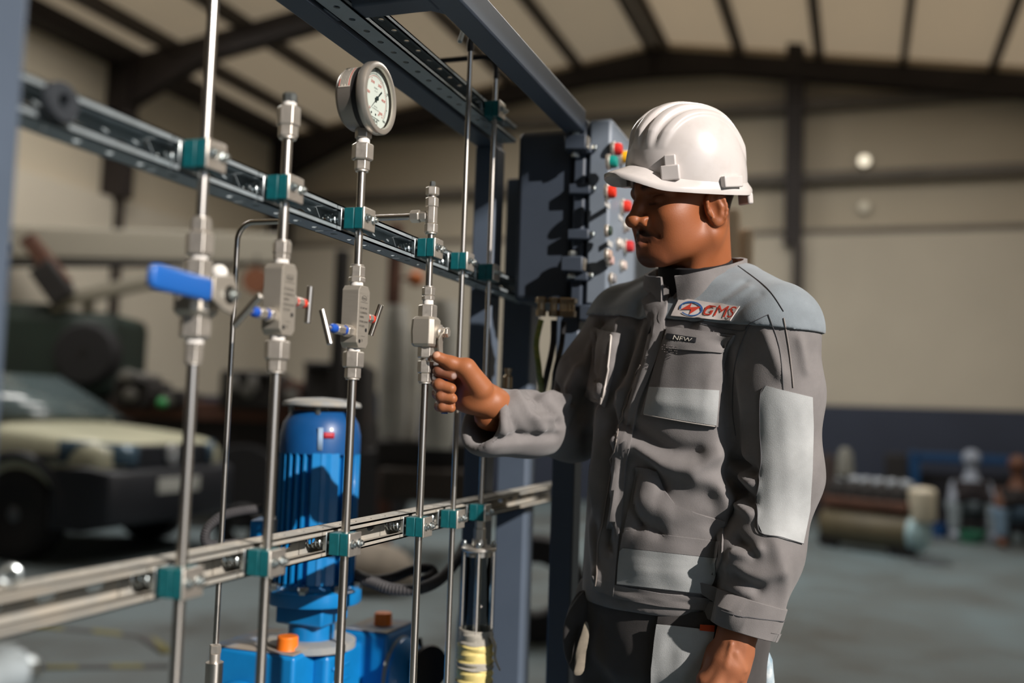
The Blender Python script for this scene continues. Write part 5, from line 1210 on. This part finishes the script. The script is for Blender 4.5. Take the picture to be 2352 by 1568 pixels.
MB().span((x0-.26*K, y0-.22*K, .22), (x0+.26*K, y0+.40*K, .30)).build('base_plate', m_frame, pm, bevel=.006)
for sx, sy in ((-1, -1), (1, -1), (-1, 1), (1, 1)): MB().span((x0+sx*.22-.03, y0+.09*K+sy*.27-.03, 0), (x0+sx*.22+.03, y0+.09*K+sy*.27+.03, .22)).build('foot', m_frame, pm)
hw = dep(985, 1532, 2.25); e = empty('hand_wheel', hw-Z_*.05, 'black round handwheel on a dark shaft beside the pump', 'handwheel')
MB().lathe([(.012, -.01), (.047, -.006), (.050, 0), (.047, .008), (.012, .012)], hw, _n((.85, -.5, .1)), 32).build('wheel', M('bakelite', '#1a1b20', .35), e)
MB().cyl(hw, hw-np.array((.11, -.02, .02)), .020, .030, n=20).build('shaft', M('rod_black', '#1b1c20', .5), e)
# ribbed conduit and hose near the motor
m_cond = M('ribbed_conduit', '#3b3a3c', .6)
def ribbed(pts, r, name, label, mat):
    P = smooth_path(pts, 150); rr = r*(1+.10*np.sin(np.arange(150)*2.1)); return MB().tube(P, rr, 10).build(name, mat, label=label, cat='hose')
ribbed([dep(600, 1168, 2.157), dep(560, 1172, 2.115), dep(510, 1185, 2.073), dep(476, 1215, 2.047), dep(474, 1245, 2.047), dep(500, 1252, 2.073), dep(560, 1246, 2.115)], .0100, 'conduit', 'grey ribbed conduit looping into the motor terminal box', m_cond)
ribbed([dep(812, 1320, 2.200), dep(850, 1335, 2.183), dep(900, 1352, 2.157), dep(960, 1352, 2.157), dep(1010, 1330, 2.200), dep(1050, 1285, 2.284), dep(1068, 1250, 2.369)], .0125, 'hose', 'dark ribbed hose curving up to the right from the motor flange', m_cond)
ribbed([dep(815, 1318, 2.217), dep(855, 1332, 2.233), dep(905, 1325, 2.267), dep(950, 1308, 2.284), dep(985, 1305, 2.301), dep(995, 1318, 2.284), dep(970, 1335, 2.250)], .0115, 'hose', 'black inner loop of hose beside the motor flange', m_blk)
# ------------------------------------------------------------------ parked pickup
m_car = M('car_cream', '#b6b49c', .35, var=.15, vscale=2, coat=.3); m_cdk = M('car_dark_plastic', '#24262d', .5); m_tyre = M('tyre', '#1a191b', .8); m_rim = M('rim_grey', '#6a6c70', .5, .6)
m_glassd = M('car_glass', '#4e5a5c', .12, spec=.6); m_lamp = M('headlamp', '#4a6478', .15, .2, coat=.6)
FX, Y0, Y1 = -5.3, 6.0, 7.68; YC = (Y0+Y1)/2
car = empty('pickup_truck', (FX-2.2, YC, 0), 'cream pickup with a dark front bumper parked behind the rack', 'pickup')
def loft(name, secs, mat, parent, subd=2, **k):       # sections across Y at given X: (x, zlow, zhigh, half width low, half width high)
    R = []
    for x, zl, zh, wl, wh in secs:
        R.append([(x, YC-wl, zl), (x, YC-wl*1.0, (zl+zh)/2), (x, YC-wh, zh-.04), (x, YC-wh*.9, zh), (x, YC, zh+.015), (x, YC+wh*.9, zh), (x, YC+wh, zh-.04), (x, YC+wl, (zl+zh)/2), (x, YC+wl, zl)])
    return MB().rings(R).build(name, mat, parent, smooth=60, subd=subd, **k)
w = (Y1-Y0)/2
loft('body', [(FX-.02, .62, .86, w*.90, w*.86), (FX-.06, .55, .93, w*.97, w*.92), (FX-.35, .42, .98, w, w*.95), (FX-.9, .42, 1.02, w, w*.96), (FX-1.45, .40, 1.06, w, w*.95), (FX-1.6, .38, 1.05, w, w*.95), (FX-3.2, .38, 1.02, w, w*.95), (FX-4.7, .45, 1.02, w*.98, w*.95)], m_car, car, 1)
loft('cab', [(FX-1.08, .98, 1.02, w*.93, w*.9), (FX-1.42, 1.0, 1.26, w*.93, w*.80), (FX-1.78, 1.0, 1.42, w*.93, w*.76), (FX-2.3, 1.0, 1.47, w*.93, w*.76), (FX-3.2, 1.0, 1.47, w*.93, w*.76), (FX-3.5, 1.0, 1.40, w*.92, w*.76), (FX-3.6, 1.0, 1.05, w*.92, w*.85)], m_car, car, 1)
MB().add([(FX-1.10, YC-w*.86, 1.075), (FX-1.10, YC+w*.86, 1.075), (FX-1.76, YC+w*.72, 1.43), (FX-1.76, YC-w*.72, 1.43)], [(0, 1, 2, 3)]).build('windscreen', m_glassd, car, solid=.012)
MB().add([(FX-1.45, YC-w*.955, 1.09), (FX-3.35, YC-w*.955, 1.08), (FX-3.25, YC-w*.80, 1.38), (FX-1.85, YC-w*.80, 1.38)], [(0, 1, 2, 3)]).build('side_window', m_glassd, car, solid=.012)
R = []
for x, zl, zh, ww in ((FX+.10, .36, .62, w*.80), (FX+.07, .30, .70, w*.92), (FX-.10, .26, .74, w*1.01), (FX-.40, .26, .72, w*1.02)):
    R.append([(x, YC-ww, zl), (x, YC-ww, zh), (x, YC-ww*.6, zh+.0), (x, YC+ww*.6, zh), (x, YC+ww, zh), (x, YC+ww, zl)])
MB().rings(R).build('front_bumper', m_cdk, car, smooth=50, bevel=.02)
MB().span((FX-.05, YC-.46, .72), (FX+.015, YC+.46, .90)).build('grille', m_cdk, car, bevel=.02)
for k in range(4): MB().span((FX+.01, YC-.44, .735+k*.042), (FX+.025, YC+.44, .752+k*.042)).build('grille_bar', M('grille_bar', '#33363d', .4), car)
MB().lathe([(.085, 0), (.085, .02), (.06, .03), (.001, .032)], (FX+.02, YC, .82), X_, 24).build('round_badge', M('badge_chrome', '#c9ccd0', .3, .6), car)
MB().span((FX+.095, YC-.26, .52), (FX+.110, YC+.26, .635)).build('number_plate', M('plate_white2', '#c3c3bd', .5), car, bevel=.005)
for s in (-1, 1):
    yy = YC+s*w*.70; R = [[(FX+.02-.16*(j/3)**1.5 if False else FX+.0-(.02+.30*max(0, (q/4)-.25)**1.4), YC+s*(w*.52+q/4*w*.46), z) for q in range(5)] for z in (.74, .90)]
    MB().grid(np.array([[(FX+.02-.38*(q/5)**2.0, YC+s*(w*.52+q/5*w*.46), .735+.165*r+.03*q/5) for q in range(6)] for r in (0, .5, 1)])).build('headlamp', m_lamp, car, solid=.03)
    MB().lathe([(.05, 0), (.045, .02), (.001, .022)], (FX+.06, YC+s*w*.72, .47), X_, 16).build('fog_lamp', M('fog_dark', '#101114', .3), car)
MB().span((FX-.55, Y0-.02, .78), (FX-.30, Y0+.01, .82)).build('side_trim', m_cdk, car)
mr = MB().sphere((FX-1.45, Y0-.12, 1.08), .1, 14, 8, (.9, 1.0, .75)).build('door_mirror', m_cdk, car)
for (x, y, s) in ((FX-.74, Y0+.02, -1), (FX-.74, Y1-.02, 1), (FX-3.7, Y0+.02, -1), (FX-3.7, Y1-.02, 1)):
    c = np.array((x, y, .355)); d = Y_*s
    wh = MB().lathe([(.20, -.20), (.33, -.20), (.355, -.17), (.355, .0), (.335, .03), (.225, .035), (.20, .02)], c, d, 36).build('tyre', m_tyre, car)
    MB().lathe([(.215, .0), (.205, .02), (.10, -.01), (.06, .02), (.001, .025)], c, d, 24).build('wheel_rim', m_rim, wh)
    MB().tube([(x+.46*math.cos(a), y+s*.02, .36+.44*math.sin(a)) for a in np.linspace(0, math.pi, 20)], .035, 10).build('wheel_arch', m_cdk, car)
# ------------------------------------------------------------------ green truck bed with crane boom, far left
m_gr = M('truck_green', '#22302a', .6, var=.3, vscale=3); m_rust = M('rusty_brown', '#5a3a2c', .8, var=.4, vscale=5); m_dkm = M('dark_machine', '#211d1c', .7, var=.3, vscale=4); m_bo = M('boom_grey', '#8b8578', .6)
c0 = dep(150, 800, 10.70)
trk = empty('crane_truck', (c0[0], c0[1], 0), 'dark green crane truck with a side-hung spare wheel at far left', 'truck')
def bx(px0, py0, px1, py1, D, dy, name, mat, parent, bevel=.03):
    a = dep(px0, py1, D); b = dep(px1, py0, D); r = _n(CR*np.array([1, 1, 0])); f = _n(CF*np.array([1, 1, 0])); c = (a+b)/2; wd = (b-a)@r; ht = b[2]-a[2]
    return MB().box(c+f*dy/2, (wd, dy, ht), np.stack([r, f, Z_], 1)).build(name, mat, parent, bevel=bevel)
bx(-40, 716, 262, 900, 10.60, 1.1, 'body', m_gr, trk, .12); bx(-40, 695, 120, 730, 10.70, .9, 'load', m_gr, trk, .1); bx(-40, 900, 255, 1010, 10.70, 1.0, 'chassis', m_dkm, trk)
c = dep(192, 812, 10.52); fr_ = _n(CF*np.array([1, 1, 0]))
MB().lathe([(.12, -.02), (.30, -.02), (.34, .04), (.34, .20), (.30, .26), (.16, .26), (.12, .20)], c, fr_, 32).build('spare_wheel', m_tyre, trk); MB().lathe([(.14, .0), (.05, .02), (.001, .02)], c, -fr_, 20).build('wheel_hub', m_dkm, trk)
for k in (-1, 1):
    c = dep(30 if k < 0 else 215, 1010, 10.80); c[2] = .5; MB().lathe([(.2, -.15), (.47, -.15), (.5, -.1), (.5, .1), (.47, .15), (.2, .15)], c, fr_, 28).build('tyre', m_tyre, trk)
def beam(p, q, w, h, name, mat, parent): 
    p = np.array(p); q = np.array(q); d = _n(q-p); s = _n(np.cross(d, Z_)); t = np.cross(s, d); return MB().box((p+q)/2, (np.linalg.norm(q-p), w, h), np.stack([d, s, t], 1)).build(name, mat, parent, bevel=.02)
beam(dep(62, 545, 10.70), dep(150, 655, 10.70), .16, .16, 'boom_ram', m_rust, trk); beam(dep(95, 610, 10.65), dep(152, 690, 10.65), .2, .26, 'boom_base', m_dkm, trk)
beam(dep(140, 690, 10.70), dep(470, 620, 10.70), .14, .14, 'lower_boom', m_bo, trk); beam(dep(-20, 558, 11.00), dep(645, 575, 11.70), .3, .34, 'main_boom', m_bo, trk); beam(dep(-10, 606, 10.90), dep(560, 606, 11.50), .1, .07, 'boom_rail', m_dkm, trk)
bx(115, 655, 145, 715, 10.70, .3, 'pedestal', m_bo, trk); bx(185, 680, 205, 720, 10.70, .2, 'valve_block', m_bo, trk)
MB().lathe([(.05, 0), (.05, .05), (.001, .06)], dep(15, 570, 10.60), -fr_, 14).build('boom_pin', m_dkm, trk)
# ------------------------------------------------------------------ dark machinery beyond the motor
tl = empty('flatbed_trailer', (dep(600, 1000, 10.20)[0], dep(600, 1000, 10.20)[1], 0), 'long dark flatbed trailer with a rust-red side rail', 'trailer')
bx(300, 960, 845, 1040, 10.20, 1.5, 'deck', m_dkm, tl); bx(255, 935, 845, 958, 10.15, .08, 'side_rail', m_rust, tl, .01); bx(300, 1030, 880, 1090, 10.50, .8, 'chassis', m_dkm, tl)
for px in (560, 850):
    c = dep(px, 1120, 10.10); c[2] = .42; MB().lathe([(.15, -.12), (.40, -.12), (.42, -.08), (.42, .08), (.40, .12), (.15, .12)], c, fr_, 24).build('tyre', m_tyre, tl)
m_lump = M('machine_grey', '#6b6864', .6, var=.4, vscale=5)
for i, (a, b, c_, d_, mt, nm, lb) in enumerate(((256, 875, 345, 936, m_dkm, 'gear_case', 'dark gear case on the trailer nearest the pickup'), (268, 858, 320, 869, m_lump, 'steel_drum_lid', 'grey metal lid on the dark gear case'),
        (352, 900, 420, 936, m_dkm, 'engine_block', 'dark engine block on the trailer deck'), (500, 858, 640, 936, m_dkm, 'engine_block', 'wide dark engine block on the trailer behind the bent tube'), (690, 838, 845, 1040, m_dkm, 'gearbox_unit', 'tall black gearbox unit behind the gauge tube'), (650, 880, 690, 936, m_rust, 'rusty_bracket', 'rusty bracket at the left of the black gearbox unit'))):
    e = empty(nm, (dep(a, d_, 10.10)[0], dep(a, d_, 10.10)[1], dep(a, d_, 10.10)[2]), lb, 'machinery')
    bx(a, b, c_, d_, 10.05, .7, 'casing', mt, e, .04); bx(a+6, b-5, c_-8, b+3, 10.00, .5, 'cover', mt, e, .02)
    if lb.startswith('wide'):
        for fx_ in (534, 578): bx(fx_-13, 862, fx_+13, 900, 9.98, .1, 'filter_can', m_lump, e, .03)
    cc1 = dep((a+c_)/2, (b+d_)/2, 10.04); MB().lathe([(.07, 0), (.07, .03), (.03, .05)], cc1, -fr_, 16).build('boss', m_lump, e)
g_ = dep(372, 925, 9.95); MB().sphere(g_, .05, 12, 8).build('green_cap', M('green_cap', '#2f8a4c', .5), label='small green cap shining on the dark trailer load', cat='cap')
def upright(px, py, w, D, name, mat, label, cat):
    p = dep(px, py, D); r = w/2*D/FPX; return MB().span((p[0]-r, p[1]-r, 0), (p[0]+r, p[1]+r, p[2])).build(name, mat, label=label, cat=cat, bevel=.01)
upright(788, 575, 26, 8.7, 'steel_mast', m_dkm, 'dark upright mast behind the right needle valve', 'mast')
upright(911, 515, 26, 9.2, 'timber_post', m_rust, 'brown upright post behind the tee fitting', 'post')
e = empty('orange_float', dep(955, 640, 9.2), 'blurred orange ball held out beside the brown post', 'ball'); MB().sphere(dep(955, 640, 9.2), .075, 12, 8).build('ball', M('ball_orange', '#b3622c', .6), e); MB().cyl(dep(955, 640, 9.2), dep(911, 640, 9.2), .012, n=8).build('arm', m_dkm, e)  # plain orange ball with no glow of its own
e = empty('rusty_pulley', dep(590, 640, 11.5), 'brown rusty pulley hanging from the boom behind the bent tube', 'pulley'); MB().lathe([(.04, -.06), (.15, -.06), (.11, 0), (.15, .06), (.04, .06)], dep(590, 645, 11.5), fr_, 20).build('sheave', M('pulley_brown', '#6b3f26', .7), e); MB().cyl(dep(590, 640, 11.5), dep(590, 585, 11.5), .02, n=8).build('hook_cable', m_dkm, e)
m_wrap = M('white_wrap', '#b9b6ae', .5, var=.3, vscale=3)
def wrapd(px, py0, py1, w, D, name, label):
    zt_, zb_ = dep(px, py0, D)[2], dep(px, py1, D)[2]; c = dep(px, (py0+py1)/2, D); R = []; rr = w/2*D/FPX
    for t in np.linspace(0, 1, 8): R.append([(c[0]+rr*(1+.08*math.sin(3*a+6*t))*math.cos(a)*(.8 if t in (0, 1) else 1), c[1]+rr*(1+.08*math.cos(2*a+9*t))*math.sin(a)*(.8 if t in (0, 1) else 1), zb_+(zt_-zb_)*t) for a in np.arange(20)/20*2*math.pi])
    return MB().rings(R).build(name, m_wrap, label=label, cat='bundle', smooth=60)
wrapd(905, 700, 1010, 66, 8.2, 'wrapped_bundle', 'pale film-wrapped upright bundle left of the hand')
wrapd(1010, 690, 1030, 84, 8.0, 'wrapped_bundle', 'wide pale film-wrapped bundle directly behind the hand')
wrapd(946, 760, 1010, 36, 8.4, 'wrapped_bundle', 'narrow pale bundle between the two film-wrapped ones')
o = bx(860, 1015, 1090, 1075, 8.0, 1.2, 'pallet_load', m_dkm, None); tag(o, 'dark pallet load under the film-wrapped bundles', 'pallet')
o = bx(870, 1080, 1080, 1150, 7.9, 1.0, 'dark_crate', M('crate_brown', '#3a332e', .8, var=.3, vscale=3), None); tag(o, 'low brown crate under the dark pallet load', 'crate')
for (px, py, D, r, lb) in ((1235, 1135, 5.6, .29, 'large dark tyre standing between the frame posts'), (560, 1095, 8.4, .2, 'small dark tyre beside the trailer behind the pickup')):
    c = dep(px, py, D); c[2] = r; e = MB().lathe([(r*.5, -.1), (r*.94, -.1), (r, -.06), (r, .06), (r*.94, .1), (r*.5, .1), (r*.5, -.1)], c, _n((.3, -1, 0)), 32, caps=False).build('loose_tyre', m_tyre, label=lb, cat='tyre')
MB().sphere((dep(835, 1130, 7.0)[0], dep(835, 1130, 7.0)[1], .10), .42, 20, 10, (1, .8, .55)).build('sand_bag', M('sack', '#8b8175', .9, var=.3, vscale=6), label='pale sack slumped on the floor right of the motor', cat='sack')
rp = onz(868, 1262, 0); R = []
MB().rings([[(rp[0]+.16*k*math.cos(a)*(1+.2*math.sin(3*a)), rp[1]+.12*k*math.sin(a), .001+h) for a in np.arange(16)/16*2*math.pi] for k, h in ((1, 0), (.9, .03), (.5, .05), (.1, .045))]).build('red_rag', M('red_cloth', '#c02636', .8), label='red rag lying on the floor right of the motor', cat='rag', smooth=60)
p = dep(1128, 1390, 3.0); e = empty('blue_drum', (p[0], p[1], 0), 'blue drum behind the clear sight cylinder', 'drum')
MB().lathe([(.085, 0), (.10, .02), (.10, .62), (.09, .70), (.05, .72), (.001, .72)], (p[0], p[1], 0), Z_, 28).build('shell', M('drum_blue', '#2b7aa6', .5), e)
for z in (.2, .42): MB().torus((p[0], p[1], z), Z_, .10, .006, 28, 8).build('hoop', M('drum_blue', '#2b7aa6', .5), e)
# hazard tape on the floor, separate strips
m_hz = bpy.data.materials.new('hazard_tape'); m_hz.use_nodes = True; nt = m_hz.node_tree; b_ = nt.nodes['Principled BSDF']; b_.inputs['Roughness'].default_value = .7
wv = nt.nodes.new('ShaderNodeTexWave'); wv.inputs['Scale'].default_value = 1.6; wv.bands_direction = 'DIAGONAL'; rp_ = nt.nodes.new('ShaderNodeValToRGB'); rp_.color_ramp.interpolation = 'CONSTANT'
rp_.color_ramp.elements[0].color = (.06, .06, .06, 1); rp_.color_ramp.elements[1].color = (*lin('#6f6a3a'), 1); rp_.color_ramp.elements[1].position = .5
tc_ = nt.nodes.new('ShaderNodeTexCoord'); nt.links.new(tc_.outputs['Object'], wv.inputs['Vector']); nt.links.new(wv.outputs['Fac'], rp_.inputs[0]); nt.links.new(rp_.outputs[0], b_.inputs['Base Color'])
for (pts, lb) in (((( -60, 1428), (150, 1442), (330, 1460), (390, 1500)), 'faded black and yellow hazard tape bending across the floor'), (((40, 1532), (390, 1528)), 'straight black and yellow hazard tape at the bottom left floor')):
    P = np.array([onz(a, b, .002) for a, b in pts]); d = np.gradient(P, axis=0); s = np.cross(d, Z_); s /= np.linalg.norm(s, axis=1)[:, None]
    MB().grid(np.array([P-s*.045, P+s*.045])).build('hazard_tape', m_hz, label=lb, cat='tape', solid=.001)
# ------------------------------------------------------------------ right background
m_ol = M('olive_tank', '#5e5540', .5, var=.25, vscale=4); m_pl = M('pale_enamel', '#c6bca8', .5); m_lb = M('light_blue', '#9fbcc4', .45)
q = onz(1995, 1262, 0); sk = empty('compressor_set', (q[0], q[1], 0), 'wheeled compressor set with an olive air tank on the far right floor', 'compressor')
D = proj((q[0], q[1], 0))[2]; a = onz(1892, 1250, 0); b = onz(2118, 1282, 0); t = _n(b-a); n2 = np.cross(Z_, t); L = np.linalg.norm(b-a); s = D/FPX
def zs(py, px=2000): return zat(q[0], q[1], py)
MB().lathe([(.02, 0), (.14, .02), (.185, .10), (.185, L-.10), (.14, L-.02), (.02, L)], a+Z_*zs(1210), t, 28).build('air_tank', m_ol, sk)
for f_ in (.08, .16, .80, .92):
    MB().lathe([(.03, -.03), (.075, -.03), (.08, 0), (.075, .03), (.03, .03)], a+t*L*f_+Z_*.08-n2*.10, n2, 18).build('wheel', m_tyre, sk); MB().cyl(a+t*L*f_+Z_*.08-n2*.1, a+t*L*f_+Z_*.15, .018).build('leg', m_dkm, sk)
MB().box((a+b)/2+Z_*(zs(1155)+.0), (L*.86, .30, .10), np.stack([t, np.cross(Z_, t), Z_], 1)).build('deck', m_rust, sk, bevel=.02)
for k in range(5): MB().lathe([(.11, -.09), (.13, -.08), (.13, .04), (.10, .10), (.04, .14)], a+t*L*(.18+.155*k)+Z_*zs(1130), Z_, 18).build('compressor_head', m_dkm, sk)
MB().tube([a+t*L*.15+Z_*zs(1108), a+t*L*.5+Z_*zs(1105), b-t*.1+Z_*zs(1108)], .045, 10).build('manifold', M('manifold_grey', '#8f959c', .5, .3), sk)
for k in range(6): MB().sphere(a+t*L*(.2+.13*k)+Z_*zs(1107)-n2*.02, .065, 10, 6).build('valve_cap', M('manifold_grey', '#8f959c', .5, .3), sk)
MB().lathe([(.06, -.10), (.09, -.06), (.07, .16), (.03, .22)], a+t*L*.22+Z_*zs(1080), Z_, 14).build('air_filter', M('filter_cream', '#6e6d66', .6), sk)
MB().lathe([(.11, -.16), (.125, -.13), (.125, .13), (.10, .16), (.02, .17)], b+Z_*zs(1146), Z_, 22).build('control_canister', m_pl, sk)
MB().lathe([(.03, -.02), (.12, .0), (.18, .05), (.185, .10)], b+Z_*zs(1210)+t*.03, -t, 28).build('tank_end', m_lb, sk)
q = onz(1905, 1180, 0); o = MB().lathe([(.14, 0), (.15, .02), (.13, .5), (.09, .8), (.04, .85)], (q[0], min(q[1], 13.8), 0), Z_, 16).build('gas_cylinder', M('bottle_brown', '#3a2f2c', .6), label='dark rounded cylinder beside the far compressor set', cat='cylinder')
m_fb = M('frame_blue', '#0a3a62', .5); YB = 13.4
bf = empty('work_bench', (ony(2200, 1180, YB)[0], YB, 0), 'blue steel bench frame against the far dado', 'frame')
pl_, pr_ = ony(2102, 1048, YB), ony(2345, 1052, YB)
for x in (pl_[0], pr_[0]+.25): MB().span((x-.05, YB-.05, 0), (x+.05, YB+.05, pl_[2]+.05)).build('post', m_fb, bf, bevel=.01)
for x in (pl_[0], pr_[0]+.25): MB().span((x-.05, YB+.45, 0), (x+.05, YB+.55, pl_[2]+.05)).build('post', m_fb, bf, bevel=.01)
MB().span((pl_[0], YB-.05, pl_[2]-.05), (pr_[0]+.25, YB+.05, pl_[2]+.05)).build('top_rail', m_fb, bf, bevel=.01)
MB().span((pl_[0], YB+.1, .02), (pr_[0]+.25, YB+.5, pl_[2]-.2)).build('dark_panel', M('bench_dark', '#15141a', .8), bf, bevel=.02)
MB().span((pl_[0]-.35, YB, .4), (pl_[0]-.08, YB+.3, pl_[2]+.02)).build('tool_chest', M('chest_dark', '#1d1a1a', .7), bf, bevel=.03)
def seated(px, py_head, lab, top, legs, skin, dx=0):
    hd = ony(px, py_head, 12.7 if dx == 0 else 12.2); gx, gy = hd[0], hd[1]; e = empty('person', (gx, gy, 0), lab, 'person')
    fw = -Y_; lf = X_
    base = np.array((gx, gy, 0.)); z0 = hd[2]; hip = base+Z_*.36+Y_*.05; ch = base+Z_*(z0-.36)+Y_*.02
    def bdy(P):
        d = s_sph(P, hd, .10); d = smin(d, s_cap(P, hd-Z_*.1, ch, .05, .12), .05); d = smin(d, s_cap(P, ch, hip, .14, .14), .05)
        for s in (-1, 1):
            sh = ch+lf*s*.17+Z_*.05; el = sh+lf*s*.05-Z_*.24+fw*.08; ha = base+lf*s*.06+Z_*.50+fw*.28
            d = smin(d, s_chain(P, [sh, el, ha], [.055, .045, .04], .02), .03)
            kn = hip+lf*s*.20+fw*.34+Z_*.10; an = base+lf*s*.20+fw*.30+Z_*.05
            d = smin(d, s_chain(P, [hip+lf*s*.08, kn, an], [.085, .065, .05], .02), .03); d = smin(d, s_cap(P, an, an+fw*.14-Z_*.005, .045, .04), .02)
        return d
    V, F = surfnet(bdy, base+np.array((-.5, -.65, -.02)), base+np.array((.5, .4, z0+.16)), .022)
    ob = link_mesh('body', V, F, skin, e, smooth=180)
    def shell(f, g, nm, mt, lo, hi):
        V, F = surfnet(lambda P: np.maximum(bdy(P)-.012, f(P)), lo, hi, .020); return link_mesh(nm, V, F, mt, e, smooth=180)
    zc = hip[2]+.04; zn = ch[2]+.10
    shell(lambda P: np.maximum(np.maximum(zc-P[:, 2], P[:, 2]-zn), np.abs(P[:, 0]-gx)-.19), 0, 'shirt', top, base+np.array((-.5, -.6, 0)), base+np.array((.5, .4, z0)))
    shell(lambda P: np.maximum(P[:, 2]-zc-.02, .10-P[:, 2]), 0, 'trousers', legs, base+np.array((-.5, -.65, 0)), base+np.array((.5, .4, z0)))
    st = empty('stool', (gx, gy+.08, 0), 'low dark stool under the %s' % ('left seated figure' if dx == 0 else 'right seated figure'), 'stool')
    MB().lathe([(.15, .20), (.16, .205), (.16, .225), (.15, .23)], (gx, gy+.08, 0), Z_, 18).build('seat', m_dkm, st)
    for k in range(4): MB().cyl((gx+.11*math.cos(k*1.57+.8), gy+.08+.11*math.sin(k*1.57+.8), 0), (gx+.10*math.cos(k*1.57+.8), gy+.08+.10*math.sin(k*1.57+.8), .2), .015, n=8).build('leg', m_dkm, st)
m_dsk = M('far_skin', '#5a3826', .6); m_sl = M('pale_sleeve', '#8c93a0', .8)
seated(2231, 1052, 'blurred figure in pale sleeves and trousers seated before the blue frame', M('dark_vest', '#1c1518', .8), M('pale_trousers', '#7c868c', .8), m_sl)
seated(2338, 1066, 'blurred figure in dark top and jeans seated at the right edge', M('dark_top', '#150f10', .8), M('jeans', '#62788c', .8), m_dsk, 1)
def bucket(px, py, Y, r, h, col, lab):
    p = ony(px, py, Y); e = empty('bucket', (p[0], Y, 0), lab, 'bucket'); MB().lathe([(r*.8, 0), (r, h), (r*1.05, h), (r*1.05, h-.02), (r*.95, h-.02), (r*.76, .02)], (p[0], Y, 0), Z_, 20).build('pail', M('pail'+col, col, .5), e)
    MB().tube([(p[0]+r*math.cos(a), Y-.02, h+.0+.6*r*math.sin(a)) for a in np.linspace(0, math.pi, 12)], .008, 6).build('handle', m_dkm, e)
bucket(2232, 1190, 12.15, .14, .12, '#2c6a52', 'green bucket between the feet of the seated figure'); bucket(2160, 1178, 12.6, .10, .14, '#0f3f73', 'small blue bucket left of the seated figure')
q = onz(2140, 1295, 0); MB().rings([[(q[0]+.18*k*math.cos(a), q[1]+.13*k*math.sin(a), .001+h) for a in np.arange(14)/14*2*math.pi] for k, h in ((1, 0), (.85, .03), (.2, .04))]).build('dark_cloth', M('cloth_dark', '#3c4246', .9), label='small dark cloth on the floor right of the compressor', cat='cloth', smooth=60)
# two posts behind the worker's neck, their cream lightened in place of sunlight
for (px, py, w, lb) in ((1680, 478, 44, 'taller pale round-topped post behind the worker\'s neck'), (1716, 524, 30, 'shorter pale round-topped post behind the worker\'s collar')):
    p = dep(px, py, 4.6); r = w/2*4.6/FPX; MB().lathe([(r, 0), (r, p[2]-r*.6), (r*.85, p[2]-r*.2), (r*.4, p[2])], (p[0], p[1], 0), Z_, 20).build('standpipe', M('standpipe', '#f2dabd', .6), label=lb, cat='pipe', smooth=50)
